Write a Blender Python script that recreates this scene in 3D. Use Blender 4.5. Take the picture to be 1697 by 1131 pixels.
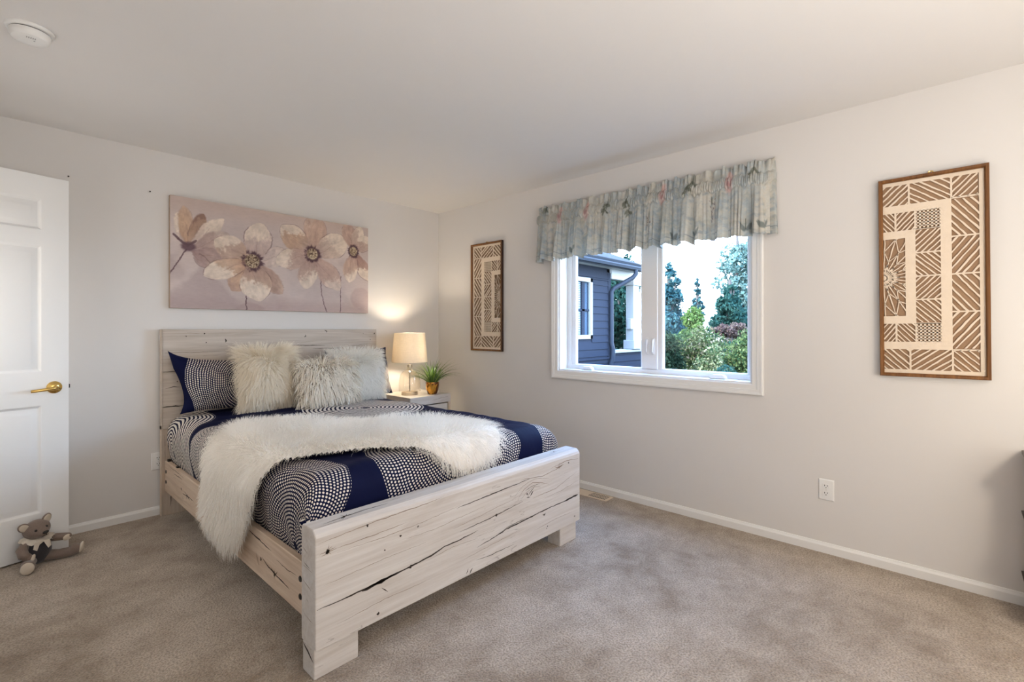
import bpy, bmesh, math, random
import numpy as np
from math import sin, cos, pi, radians, sqrt, atan2, degrees
from mathutils import Vector, Matrix

for o in list(bpy.data.objects):
    bpy.data.objects.remove(o, do_unlink=True)
SC = bpy.context.scene
COL = SC.collection

# ------------------------------------------------------------------ camera
cam_d = bpy.data.cameras.new('camera')
cam = bpy.data.objects.new('camera', cam_d)
COL.objects.link(cam)
cam.location = (-3.1594, -3.9475, 1.241)
cam.rotation_euler = (radians(90), 0, radians(-47.3165))
cam_d.sensor_width = 36.0
cam_d.lens = 801.178 / 1697 * 36.0
cam_d.shift_y = -(565.5 - 546.4756) / 1697
cam_d.clip_start = 0.02
cam_d.clip_end = 300
SC.cycles.transparent_max_bounces = 24
SC.camera = cam

# ------------------------------------------------------------------ view, world, lights
SC.view_settings.view_transform = 'Standard'
SC.view_settings.look = 'None'
SC.view_settings.gamma = 1
SC.view_settings.use_curve_mapping = False
SC.view_settings.exposure = 0.42

W = bpy.data.worlds.new('sky'); SC.world = W
W.use_nodes = True
wn = W.node_tree.nodes; wl = W.node_tree.links
bg = wn['Background']
geo = wn.new('ShaderNodeTexCoord'); sep = wn.new('ShaderNodeSeparateXYZ')
ramp = wn.new('ShaderNodeValToRGB')
wl.new(geo.outputs['Generated'], sep.inputs[0]); wl.new(sep.outputs['Z'], ramp.inputs[0])
ramp.color_ramp.elements[0].position = 0.0
ramp.color_ramp.elements[0].color = (0.67, 0.84, 1.0, 1)
ramp.color_ramp.elements[1].position = 0.75
ramp.color_ramp.elements[1].color = (0.25, 0.50, 1.0, 1)
wl.new(ramp.outputs[0], bg.inputs['Color'])
bg.inputs['Strength'].default_value = 13.0

def light(name, kind, loc, power, color, **kw):
    d = bpy.data.lights.new(name, kind); o = bpy.data.objects.new(name, d)
    COL.objects.link(o); o.location = loc; d.energy = power; d.color = color
    for k, v in kw.items():
        setattr(d, k, v)
    return o

sun = light('sun', 'SUN', (0, 10, 20), 13.0, (1.0, 0.94, 0.84), angle=radians(0.6))
sun.rotation_euler = Vector((0.62, -0.36, -0.80)).to_track_quat('-Z', 'Y').to_euler()
# added fill lights out of view; dresser lamp follows the framed art's shadow
o = light('rear_fill', 'AREA', (-1.9, -5.32, 1.35), 21, (1.0, 0.965, 0.93), shape='RECTANGLE', size=2.8, size_y=2.0)  # added fill behind the camera
o.rotation_euler = Vector((0, 1, 0.12)).to_track_quat('-Z', 'Y').to_euler()
o = light('doorway_fill', 'AREA', (-3.56, -.81, 1.32), 9, (1.0, 0.94, 0.87), shape='RECTANGLE', size=.78, size_y=1.45)  # fill added at the doorway to lift the dim headboard side
o.rotation_euler = Vector((1, -0.12, 0.0)).to_track_quat('-Z', 'Z').to_euler()
o = light('ceiling_fill', 'AREA', (-2.4, -4.7, 0.9), 30, (1.0, 0.96, 0.91), shape='DISK', size=1.2)  # added fill aimed upward to brighten the ceiling, no lamp body
o.rotation_euler = (radians(180), 0, 0)
light('dresser_lamp', 'POINT', (-0.80, -4.42, 1.04), 8.0, (1.0, 0.86, 0.66), shadow_soft_size=0.06)

# ------------------------------------------------------------------ materials
MATS = {}
def new_mat(name):
    m = bpy.data.materials.new(name); m.use_nodes = True
    nt = m.node_tree
    for n in list(nt.nodes): nt.nodes.remove(n)
    out = nt.nodes.new('ShaderNodeOutputMaterial')
    MATS[name] = m
    return m, nt, out
class NT:
    def __init__(s, nt): s.nt = nt
    def n(s, t, **kw):
        x = s.nt.nodes.new(t)
        for k, v in kw.items():
            if k.startswith('i_'):
                x.inputs[int(k[2:]) if k[2:].isdigit() else k[2:]].default_value = v
            else: setattr(x, k, v)
        return x
    def l(s, a, b): s.nt.links.new(a, b)
    def math(s, op, a, b=None, c=None):
        x = s.nt.nodes.new('ShaderNodeMath'); x.operation = op
        for i, v in enumerate((a, b, c)):
            if v is None: continue
            if isinstance(v, (int, float)): x.inputs[i].default_value = v
            else: s.nt.links.new(v, x.inputs[i])
        return x.outputs[0]
    def mix(s, f, a, b):
        x = s.nt.nodes.new('ShaderNodeMix'); x.data_type = 'RGBA'
        for i, v in ((0, f), (6, a), (7, b)):
            if isinstance(v, (int, float)): x.inputs[i].default_value = v
            elif isinstance(v, tuple): x.inputs[i].default_value = v if len(v) == 4 else v + (1,)
            else: s.nt.links.new(v, x.inputs[i])
        return x.outputs[2]
    def noise(s, vec, scale, detail=3, rough=.5, dist=0):
        x = s.nt.nodes.new('ShaderNodeTexNoise'); x.inputs['Scale'].default_value = scale
        x.inputs['Detail'].default_value = detail; x.inputs['Roughness'].default_value = rough
        x.inputs['Distortion'].default_value = dist
        if vec is not None: s.nt.links.new(vec, x.inputs['Vector'])
        return x.outputs['Fac']
    def mapping(s, vec, scale=(1, 1, 1), rot=(0, 0, 0), loc=(0, 0, 0)):
        x = s.nt.nodes.new('ShaderNodeMapping')
        x.inputs['Scale'].default_value = scale; x.inputs['Rotation'].default_value = rot; x.inputs['Location'].default_value = loc
        s.nt.links.new(vec, x.inputs['Vector']); return x.outputs[0]
    def ramp(s, f, stops):
        x = s.nt.nodes.new('ShaderNodeValToRGB'); e = x.color_ramp.elements
        while len(e) < len(stops): e.new(0.5)
        for i, (p, c) in enumerate(stops):
            e[i].position = p; e[i].color = c if len(c) == 4 else tuple(c) + (1,)
        s.nt.links.new(f, x.inputs[0]); return x.outputs[0]
    def bump(s, h, strength, dist=0.002):
        x = s.nt.nodes.new('ShaderNodeBump'); x.inputs['Strength'].default_value = strength
        x.inputs['Distance'].default_value = dist
        s.nt.links.new(h, x.inputs['Height']); return x.outputs[0]
def bsdf(N, out, color, rough=.5, metal=0, normal=None, spec=.5, **kw):
    b = N.n('ShaderNodeBsdfPrincipled')
    if isinstance(color, tuple): b.inputs['Base Color'].default_value = color if len(color) == 4 else color + (1,)
    else: N.l(color, b.inputs['Base Color'])
    if isinstance(rough, (int, float)): b.inputs['Roughness'].default_value = rough
    else: N.l(rough, b.inputs['Roughness'])
    b.inputs['Metallic'].default_value = metal
    b.inputs['Specular IOR Level'].default_value = spec
    if normal is not None: N.l(normal, b.inputs['Normal'])
    for k, v in kw.items(): b.inputs[k.replace('_', ' ')].default_value = v
    N.l(b.outputs[0], out.inputs[0]); return b

def simple(name, color, rough=.5, metal=0, bump=0, bscale=200, vary=0, vscale=8, spec=.5):
    m, nt, out = new_mat(name); N = NT(nt)
    tc = N.n('ShaderNodeTexCoord').outputs['Object']
    c = color
    if vary:
        f = N.noise(tc, vscale, 4)
        c = N.mix(f, tuple(x * (1 - vary) for x in color), tuple(min(1, x * (1 + vary)) for x in color))
    nrm = N.bump(N.noise(tc, bscale, 2), bump) if bump else None
    bsdf(N, out, c, rough, metal, nrm, spec)
    return m

M_wall = simple('wall_paint', (0.70, 0.672, 0.645), .75, bump=.10, bscale=220, vary=.015, vscale=2, spec=.25)
M_ceil = simple('ceiling_paint', (0.75, 0.725, 0.70), .9, bump=.12, bscale=160, vary=.01, spec=.2)
M_trim = simple('trim_white', (0.80, 0.79, 0.77), .35, vary=.01)
M_door = simple('door_white', (0.80, 0.80, 0.79), .38, vary=.01)
M_vinyl = simple('window_vinyl', (0.80, 0.79, 0.78), .4, vary=.01)
M_plastic = simple('white_plastic', (0.80, 0.79, 0.77), .35, vary=.01)
M_dark = simple('dark_gap', (0.015, 0.013, 0.012), .7, vary=.1)
M_brass = simple('polished_brass', (0.80, 0.55, 0.18), .18, 1.0, vary=.04)
M_nickel = simple('brushed_nickel', (0.55, 0.48, 0.40), .3, 1.0, vary=.05, vscale=60)
M_bolt = simple('black_bolt', (0.02, 0.018, 0.017), .45, .4, vary=.1)
M_framewood = None

# carpet
def mk_carpet():
    m, nt, out = new_mat('carpet'); N = NT(nt)
    tc = N.n('ShaderNodeTexCoord').outputs['Object']
    big = N.noise(tc, 1.6, 4, .6, .6); mid = N.noise(tc, 6.5, 4, .65, .3); fine = N.noise(tc, 130, 2, .6); fine2 = N.noise(tc, 48, 3, .6)
    a = N.math('ADD', N.math('MULTIPLY', big, .55), N.math('MULTIPLY', mid, .45))
    c = N.ramp(a, [(.37, (0.31, 0.24, 0.180)), (.48, (0.455, 0.372, 0.292)), (.60, (0.58, 0.49, 0.40))])
    c2 = N.mix(N.ramp(fine, [(.34, (0, 0, 0)), (.60, (1, 1, 1))]), (0.13, 0.104, 0.082), c)
    c = N.mix(.6, c, c2)
    h = N.math('ADD', N.math('MULTIPLY', fine, .6), N.math('MULTIPLY', fine2, .5))
    bsdf(N, out, c, .95, 0, N.bump(h, 1.0, .012), .1, Sheen_Weight=.15)
    return m
M_carpet = mk_carpet()

def mk_wood(name, axis, base, dark, light_, contrast=1.0, seed=0.0, crack=True):
    """white-washed oak: grain runs along the given axis of object space"""
    m, nt, out = new_mat(name); N = NT(nt)
    tc = N.n('ShaderNodeTexCoord').outputs['Object']
    long_, cross = 1.3, 16.0
    sc = [cross] * 3; sc[axis] = long_
    v = N.mapping(tc, tuple(sc), (0, 0, 0), (seed, seed * 1.7, seed * .6))
    warp = N.noise(N.mapping(tc, (1, 1, 1), (0, 0, 0), (seed, 0, 0)), 1.8, 3)
    g1 = N.noise(v, 1.0, 6, .62, 1.2)
    sc2 = [95.0] * 3; sc2[axis] = 3.0
    g2 = N.noise(N.mapping(tc, tuple(sc2), (0, 0, 0), (seed, 0, seed)), 1.0, 4, .6)
    f = N.math('ADD', N.math('MULTIPLY', g1, .62), N.math('MULTIPLY', g2, .38))
    c = N.ramp(f, [(.36, dark), (.50, base), (.64, light_)])
    c = N.mix(N.math('MULTIPLY', warp, .35), c, tuple(x * .90 for x in base))
    # thin dark checks along the grain
    sc3 = [22.0] * 3; sc3[axis] = 1.5
    ck = N.noise(N.mapping(tc, tuple(sc3), (0, 0, 0), (seed * 3, 4.2, seed)), 1.0, 2, .5, .5)
    d = N.math('ABSOLUTE', N.math('SUBTRACT', ck, .5))
    gate = N.noise(N.mapping(tc, (2.1, 2.1, 2.1), (0, 0, 0), (seed + 7, 2, 1)), 1.0, 2)
    line = N.math('MULTIPLY', N.math('LESS_THAN', d, .004), N.math('GREATER_THAN', gate, .62))
    c = N.mix(N.math('MULTIPLY', line, .30 if crack else .2), c, (0.10, 0.07, 0.05))
    bsdf(N, out, c, .62, 0, N.bump(g2, .18, .002), .3)
    return m
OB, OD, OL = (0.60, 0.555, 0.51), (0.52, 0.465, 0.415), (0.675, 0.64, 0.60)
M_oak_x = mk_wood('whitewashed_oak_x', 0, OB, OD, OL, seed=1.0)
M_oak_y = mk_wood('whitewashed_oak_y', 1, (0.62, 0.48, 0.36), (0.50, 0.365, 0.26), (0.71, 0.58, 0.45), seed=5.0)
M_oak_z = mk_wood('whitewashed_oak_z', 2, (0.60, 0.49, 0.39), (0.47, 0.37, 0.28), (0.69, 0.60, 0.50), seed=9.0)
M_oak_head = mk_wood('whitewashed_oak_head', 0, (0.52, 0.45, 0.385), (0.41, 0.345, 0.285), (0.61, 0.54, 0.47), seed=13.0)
M_oak_edge = simple('oak_edge_band', (0.38, 0.29, 0.215), .55, vary=.12, vscale=30)
M_crack = simple('wood_crack', (0.030, 0.020, 0.014), .8, vary=.2)
M_crack2 = simple('wood_vein', (0.22, 0.155, 0.11), .8, vary=.2)
M_frame = mk_wood('dark_walnut_frame', 2, (0.185, 0.078, 0.024), (0.085, 0.034, 0.012), (0.29, 0.13, 0.042), seed=3.0, crack=False)
M_frame.node_tree.nodes['Principled BSDF'].inputs['Roughness'].default_value = .4
M_frame_dark = simple('frame_side_dark', (0.035, 0.014, 0.008), .4, vary=.2)
M_paper = simple('cut_paper', (0.77, 0.645, 0.51), .85, bump=.35, bscale=55, vary=.05, vscale=30, spec=.1)
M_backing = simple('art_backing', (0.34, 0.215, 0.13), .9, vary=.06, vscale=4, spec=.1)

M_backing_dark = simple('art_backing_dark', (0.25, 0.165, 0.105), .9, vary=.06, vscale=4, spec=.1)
def mk_thin_glass(name, tint=(1, 1, 1), gloss=1.0):
    m, nt, out = new_mat(name); N = NT(nt)
    t = N.n('ShaderNodeBsdfTransparent'); t.inputs[0].default_value = tint + (1,)
    g = N.n('ShaderNodeBsdfGlossy'); g.inputs['Roughness'].default_value = .02
    fr = N.n('ShaderNodeLayerWeight'); fr.inputs[0].default_value = .5
    mx = N.n('ShaderNodeMixShader')
    N.l(N.math('MULTIPLY', N.math('ADD', N.math('MULTIPLY', N.math('POWER', fr.outputs['Facing'], 5), .96), .04), gloss), mx.inputs[0]); N.l(t.outputs[0], mx.inputs[1]); N.l(g.outputs[0], mx.inputs[2])
    N.l(mx.outputs[0], out.inputs[0]); return m
M_glass = mk_thin_glass('window_glass', (0.97, 0.985, 1.0), .15)
M_picglass = mk_thin_glass('picture_glass', (1, 1, 1), .12)
M_lampglass = mk_thin_glass('amber_glass', (0.985, 0.955, 0.90), 1.6)

def mk_attr(name, rough=.8, transl=0.0, bump=0, bscale=150, spec=.2):
    m, nt, out = new_mat(name); N = NT(nt)
    a = N.n('ShaderNodeAttribute'); a.attribute_name = 'paint'
    tc = N.n('ShaderNodeTexCoord').outputs['Object']
    nrm = N.bump(N.noise(tc, bscale, 2), bump) if bump else None
    b = bsdf(N, out, a.outputs['Color'], rough, 0, nrm, spec)
    if transl:
        t = N.n('ShaderNodeBsdfTranslucent'); N.l(a.outputs['Color'], t.inputs[0])
        mx = N.n('ShaderNodeMixShader'); mx.inputs[0].default_value = transl
        N.l(b.outputs[0], mx.inputs[1]); N.l(t.outputs[0], mx.inputs[2]); N.l(mx.outputs[0], out.inputs[0])
    return m
M_canvas = mk_attr('painted_canvas', .75, bump=.25, bscale=400)
M_valance = mk_attr('valance_print', .9, transl=.30)
M_canvas_edge = simple('canvas_edge', (0.36, 0.27, 0.20), .8, vary=.1)

def mk_transl(name, color, transl, rough=.9, weave=0):
    m, nt, out = new_mat(name); N = NT(nt)
    c = color
    if weave:
        tc = N.n('ShaderNodeTexCoord').outputs['Object']
        w1 = N.noise(N.mapping(tc, (weave * 1.4, weave * 1.4, 25)), 1, 2); w2 = N.noise(N.mapping(tc, (22, 22, weave * 1.4)), 1, 2)
        c = N.mix(N.math('MULTIPLY', N.math('ADD', w1, w2), .5), tuple(x * .80 for x in color), tuple(min(1, x * 1.14) for x in color))
    d = N.n('ShaderNodeBsdfDiffuse'); t = N.n('ShaderNodeBsdfTranslucent')
    for s in (d, t):
        if isinstance(c, tuple): s.inputs[0].default_value = c + (1,)
        else: N.l(c, s.inputs[0])
    mx = N.n('ShaderNodeMixShader'); mx.inputs[0].default_value = transl
    N.l(d.outputs[0], mx.inputs[1]); N.l(t.outputs[0], mx.inputs[2]); N.l(mx.outputs[0], out.inputs[0])
    return m
M_shade = mk_transl('lamp_linen', (0.82, 0.74, 0.61), .27, weave=170)
def mk_fur(name, color, transl=.4, clear=.18):
    m = mk_transl(name, color, transl); nt = m.node_tree; N = NT(nt)
    out = [n for n in nt.nodes if n.type == 'OUTPUT_MATERIAL'][0]; src = out.inputs[0].links[0].from_socket
    t = N.n('ShaderNodeBsdfTransparent'); mx = N.n('ShaderNodeMixShader'); mx.inputs[0].default_value = clear
    N.l(src, mx.inputs[1]); N.l(t.outputs[0], mx.inputs[2]); N.l(mx.outputs[0], out.inputs[0]); return m
M_fur_throw = mk_fur('throw_fur', (0.97, 0.935, 0.875))
M_fur_cream = mk_fur('cream_fur', (0.97, 0.90, 0.78))
M_fur_white = mk_fur('white_fur', (0.97, 0.945, 0.89))
M_fur_base = simple('fur_backing_cloth', (0.93, 0.895, 0.84), .9, vary=.03)
M_yarn_gap_shade = simple('yarn_backing_shade', (0.40, 0.345, 0.28), .9, vary=.1)  # backing darkened to paint the shadow gaps between the ribbons
M_yarn = mk_transl('ribbon_yarn', (0.93, 0.87, 0.77), .3)

# printed bedding: rings of white dots on navy, laid out in cloth metres (UV)
def mk_dots(name, circles, pitch=.0185, navy=(0.0022, 0.0042, 0.030), everywhere=False):
    m, nt, out = new_mat(name); N = NT(nt)
    uv = N.n('ShaderNodeUVMap').outputs[0]
    sp = N.n('ShaderNodeSeparateXYZ'); N.l(uv, sp.inputs[0])
    wob = N.noise(uv, 6, 2)
    tot = None
    for (cu, cv, R, pt, el) in circles:
        dx = N.math('SUBTRACT', sp.outputs[0], cu); dy = N.math('SUBTRACT', sp.outputs[1], cv)
        r = N.math('SQRT', N.math('ADD', N.math('MULTIPLY', dx, dx), N.math('MULTIPLY', dy, dy)))
        r = N.math('ADD', r, N.math('MULTIPLY', N.math('SUBTRACT', wob, .5), .03))
        q = N.math('DIVIDE', r, pt)
        ri = N.math('FLOOR', q)
        cnt = N.math('MULTIPLY', N.math('ROUND', N.math('MULTIPLY', N.math('ADD', ri, .5), 6.9)), 1 / (2 * pi))
        ang = N.math('ADD', N.math('ARCTAN2', dy, dx), N.math('MULTIPLY', ri, 1.3))
        fa = N.math('SUBTRACT', N.math('FRACT', N.math('MULTIPLY', ang, cnt)), .5)
        fr = N.math('SUBTRACT', N.math('FRACT', q), .5)
        fa = N.math('MULTIPLY', fa, el)
        d = N.math('SQRT', N.math('ADD', N.math('MULTIPLY', fa, fa), N.math('MULTIPLY', fr, fr)))
        dot = N.math('LESS_THAN', d, .315 if el == 1 else .30)
        val = N.math('MULTIPLY', N.math('MULTIPLY', dot, N.math('LESS_THAN', r, R)), N.math('GREATER_THAN', r, .02))
        tot = val if tot is None else N.math('MAXIMUM', tot, val)
    c = N.mix(tot, navy, (0.74, 0.68, 0.61))
    wr = N.noise(N.mapping(uv, (9, 3.5, 1), (0, 0, .5)), 1.0, 3)
    b = bsdf(N, out, c, .75, 0, N.bump(wr, .5, .012), .12)
    return m
CIRC = [(.275, .78, .42, .029, .40), (-1.0, 2.03, .44, .0150, 1), (-.97, .20, .43, .0235, .45), (-.84, 1.13, .50, .0190, .6), (.0, 2.11, .44, .0160, 1),
        (1.06, 2.20, .43, .0160, 1), (1.19, 1.10, .43, .0160, 1), (1.19, .2, .43, .0160, 1)]
M_comforter = mk_dots('comforter_print', CIRC)
M_sham = mk_dots('sham_print', [(.10, .0, .385, .0135, .9)])
M_sham2 = mk_dots('sham_print_far', [(-.02, -.09, .30, .0135, .8)])

# ------------------------------------------------------------------ builders
class B:
    """collects shapes into one mesh"""
    def __init__(s): s.bm = bmesh.new(); s.uvs = None
    def _mat(s, faces, mat):
        for f in faces: f.material_index = mat
    def box(s, lo, hi, bev=0, seg=2, mat=0, M=None):
        g = bmesh.ops.create_cube(s.bm, size=1)
        vs = g['verts']
        c = [(a + b) / 2 for a, b in zip(lo, hi)]; d = [abs(b - a) for a, b in zip(lo, hi)]
        for v in vs: v.co = Vector((v.co.x * d[0] + c[0], v.co.y * d[1] + c[1], v.co.z * d[2] + c[2]))
        fs = set(f for v in vs for f in v.link_faces)
        if bev:
            es = set(e for v in vs for e in v.link_edges)
            r = bmesh.ops.bevel(s.bm, geom=list(es), offset=bev, segments=seg, affect='EDGES', profile=.5)
            fs = set(r['faces']) | set(f for f in fs if f.is_valid)
            vs = list(set(v for f in fs for v in f.verts))
        s._mat(fs, mat)
        if M is not None:
            for v in vs: v.co = M @ v.co
        return vs
    def grid(s, P, mat=0, closed_u=False, flip=False):
        """P[i][j] points"""
        vv = [[s.bm.verts.new(p) for p in row] for row in P]
        n = len(vv); m = len(vv[0])
        for i in range(n if closed_u else n - 1):
            for j in range(m - 1):
                q = [vv[i][j], vv[(i + 1) % n][j], vv[(i + 1) % n][j + 1], vv[i][j + 1]]
                if flip: q.reverse()
                try:
                    f = s.bm.faces.new(q); f.material_index = mat
                except ValueError: pass
        return vv
    def lathe(s, prof, c=(0, 0, 0), n=32, mat=0, cap=False, M=None):
        P = []
        for i in range(n):
            a = 2 * pi * i / n
            row = [Vector((r * cos(a), r * sin(a), z)) for r, z in prof]
            row = [(M @ p if M is not None else p) + Vector(c) for p in row]
            P.append(row)
        vv = s.grid(P, mat, closed_u=True)
        if cap:
            for j, rev in ((0, True), (len(prof) - 1, False)):
                if prof[j][0] > 1e-5:
                    ring = [vv[i][j] for i in range(n)]
                    if rev: ring.reverse()
                    f = s.bm.faces.new(ring); f.material_index = mat
        return vv
    def tube(s, pts, rad, n=10, mat=0, cap=True, flat=None):
        pts = [Vector(p) for p in pts]
        rad = rad if isinstance(rad, (list, tuple)) else [rad] * len(pts)
        up = None; P = []
        for i, p in enumerate(pts):
            t = (pts[min(i + 1, len(pts) - 1)] - pts[max(i - 1, 0)]).normalized()
            if up is None:
                up = Vector((0, 0, 1)) if abs(t.z) < .9 else Vector((1, 0, 0))
            x = (up - t * up.dot(t)).normalized(); y = t.cross(x); up = x
            P.append([p + (x * cos(2 * pi * k / n) * (flat or 1) + y * sin(2 * pi * k / n)) * rad[i] for k in range(n)])
        vv = [[s.bm.verts.new(q) for q in row] for row in P]
        for i in range(len(vv) - 1):
            for k in range(n):
                f = s.bm.faces.new((vv[i][k], vv[i][(k + 1) % n], vv[i + 1][(k + 1) % n], vv[i + 1][k])); f.material_index = mat
        if cap:
            f = s.bm.faces.new(list(reversed(vv[0]))); f.material_index = mat
            f = s.bm.faces.new(vv[-1]); f.material_index = mat
    def prism(s, poly, d, mat=0, M=None):
        """closed polygon list of 3D points extruded by vector d"""
        d = Vector(d)
        a = [s.bm.verts.new(Vector(p)) for p in poly]; b = [s.bm.verts.new(Vector(p) + d) for p in poly]
        fs = [s.bm.faces.new(a), s.bm.faces.new(list(reversed(b)))]
        n = len(a)
        for i in range(n): fs.append(s.bm.faces.new((a[i], b[i], b[(i + 1) % n], a[(i + 1) % n])))
        s._mat(fs, mat)
        if M is not None:
            for v in a + b: v.co = M @ v.co
    def ball(s, c, r, M=None, mat=0, sub=3):
        g = bmesh.ops.create_icosphere(s.bm, subdivisions=sub, radius=1)
        r = r if isinstance(r, (tuple, list)) else (r, r, r)
        for v in g['verts']:
            p = Vector((v.co.x * r[0], v.co.y * r[1], v.co.z * r[2]))
            v.co = (M @ p if M is not None else p) + Vector(c)
        s._mat(set(f for v in g['verts'] for f in v.link_faces), mat)
        return g['verts']
    def quad(s, *pts, mat=0):
        f = s.bm.faces.new([s.bm.verts.new(p) for p in pts]); f.material_index = mat; return f

def link(name, me, mats, parent=None):
    o = bpy.data.objects.new(name, me); COL.objects.link(o)
    for m in (mats if isinstance(mats, (list, tuple)) else [mats]): me.materials.append(m)
    if parent is not None: o.parent = parent
    return o
def obj(name, b, mats, parent=None, shift=None, smooth=None, fixn=True):
    """one mesh object out of a builder; smooth = crease angle in degrees"""
    if fixn: bmesh.ops.recalc_face_normals(b.bm, faces=b.bm.faces)
    if shift is not None: bmesh.ops.translate(b.bm, vec=-Vector(shift), verts=b.bm.verts)
    me = bpy.data.meshes.new(name); b.bm.to_mesh(me); b.bm.free()
    if smooth is not None:
        me.polygons.foreach_set('use_smooth', [True] * len(me.polygons))
        if smooth < 180: me.set_sharp_from_angle(angle=radians(smooth))
    return link(name, me, mats, parent)
def np_mesh(name, V, F, mats, parent=None, smooth=True, paint=None, uv=None, shift=None):
    V = np.asarray(V, dtype=np.float32); F = np.asarray(F, dtype=np.int32)
    if shift is not None: V = V - np.array(shift, dtype=np.float32)
    me = bpy.data.meshes.new(name); k = F.shape[1]
    me.vertices.add(len(V)); me.vertices.foreach_set('co', V.ravel())
    me.loops.add(F.size); me.loops.foreach_set('vertex_index', F.ravel())
    me.polygons.add(len(F)); me.polygons.foreach_set('loop_start', np.arange(0, F.size, k, dtype=np.int32))
    if smooth: me.polygons.foreach_set('use_smooth', np.ones(len(F), dtype=bool))
    me.update(calc_edges=True)
    if paint is not None:
        a = me.color_attributes.new('paint', 'FLOAT_COLOR', 'POINT')
        a.data.foreach_set('color', np.concatenate([paint, np.ones((len(paint), 1))], 1).astype(np.float32).ravel())
    if uv is not None:
        l = me.uv_layers.new(name='cloth'); l.data.foreach_set('uv', np.asarray(uv, dtype=np.float32)[F.ravel()].ravel())
    me.validate()
    return link(name, me, mats, parent)
def gridF(n, m):
    i, j = np.meshgrid(np.arange(n - 1), np.arange(m - 1), indexing='ij')
    a = (i * m + j).ravel()
    return np.stack([a, a + m, a + m + 1, a + 1], 1)
def tag(o, label, cat, group=None, kind=None):
    if label: o['label'] = label
    if cat: o['category'] = cat
    if group: o['group'] = group
    if kind: o['kind'] = kind
    return o
class Thing:
    """Empty at the thing's base; parts given in world coordinates unless local"""
    def __init__(s, name, label, cat, loc, rz=0, group=None, local=False, kind=None):
        s.e = bpy.data.objects.new(name, None); COL.objects.link(s.e); s.e.empty_display_size = .1
        s.e.location = loc; s.e.rotation_euler = (0, 0, rz)
        tag(s.e, label, cat, group, kind)
        s.shift = None if local else Vector(loc)
    def part(s, name, b, mats, parent=None, smooth=None, label=None, fixn=True):
        o = obj(name, b, mats, parent or s.e, s.shift, smooth, fixn)
        if label: o['label'] = label
        return o
    def npart(s, name, V, F, mats, parent=None, label=None, **kw):
        o = np_mesh(name, V, F, mats, parent or s.e, shift=None if s.shift is None else tuple(s.shift), **kw)
        if label: o['label'] = label
        return o
def structure(name, b, mats, smooth=None):
    o = obj(name, b, mats, None, None, smooth); o['kind'] = 'structure'; return o

# ------------------------------------------------------------------ room shell
XL, YF, HC = -3.60, -5.45, 2.44
WY0, WY1, WZ0, WZ1 = -3.027, -1.553, 0.908, 2.06     # window opening
b = B(); b.box((XL - .15, YF - .15, -.12), (.15, .15, 0)); structure('floor', b, M_carpet)
b = B(); b.box((XL - .15, YF - .15, HC), (.15, .15, HC + .15)); structure('ceiling', b, M_ceil)
b = B(); b.box((XL - .15, 0, 0), (.15, .15, HC)); structure('wall_back', b, M_wall)
b = B()
b.box((0, YF, 0), (.15, WY0, HC)); b.box((0, WY1, 0), (.15, 0, HC)); b.box((0, WY0, 0), (.15, WY1, WZ0)); b.box((0, WY0, WZ1), (.15, WY1, HC))
structure('wall_right', b, M_wall)
b = B()
b.box((XL - .15, YF, 0), (XL, -1.22, HC)); b.box((XL - .15, -.40, 0), (XL, 0, HC)); b.box((XL - .15, -1.22, 2.10), (XL, -.40, HC))
b.box((XL - .16, -1.22, 0), (XL - .13, -.40, 2.10))
structure('wall_left', b, M_wall)
b = B(); b.box((XL - .15, YF - .15, 0), (.15, YF, HC)); structure('wall_front', b, M_wall)
def baseboard(name, p0, p1, nrm):
    p0, p1, nrm = Vector(p0), Vector(p1), Vector(nrm)
    prof = [(0, 0), (.013, 0), (.013, .040), (.010, .046), (.008, .049), (.006, .055), (0, .057)]
    b = B()
    b.prism([p0 + nrm * d + Vector((0, 0, z)) for d, z in prof], p1 - p0)
    structure(name, b, M_trim)
baseboard('baseboard_back', (XL, 0, 0), (0, 0, 0), (0, -1, 0))
baseboard('baseboard_right', (0, -.013, 0), (0, YF, 0), (-1, 0, 0))

# ------------------------------------------------------------------ window
wroot = Thing('window_1', None, None, (.05, (WY0 + WY1) / 2, WZ0), kind='structure')
def ring_frame(b, y0, y1, z0, z1, prof, mat=0):
    """mitred frame around the opening y0..y1, z0..z1; prof = (outset from the opening, x)"""
    cs = [(y0, z0, -1, -1), (y1, z0, 1, -1), (y1, z1, 1, 1), (y0, z1, -1, 1)]
    P = [[Vector((x, y + sy * o, z + sz * o)) for o, x in prof] for y, z, sy, sz in cs]
    vv = [[b.bm.verts.new(p) for p in row] for row in P]
    n = len(prof)
    for i in range(4):
        for j in range(n):
            f = b.bm.faces.new((vv[i][j], vv[(i + 1) % 4][j], vv[(i + 1) % 4][(j + 1) % n], vv[i][(j + 1) % n])); f.material_index = mat
b = B()
ring_frame(b, WY0, WY1, WZ0, WZ1, [(0, 0), (0, -.012), (.006, -.015), (.028, -.017), (.032, -.021), (.046, -.022), (.052, -.025), (.060, -.024), (.065, -.018), (.065, 0)])
wroot.part('casing', b, M_trim, smooth=30)
b = B()
ring_frame(b, WY0 + .012, WY1 - .012, WZ0 + .012, WZ1 - .012, [(0, .0), (.012, .0), (.012, .149), (0, .149)])
wroot.part('jamb', b, M_trim)
b = B()
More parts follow.
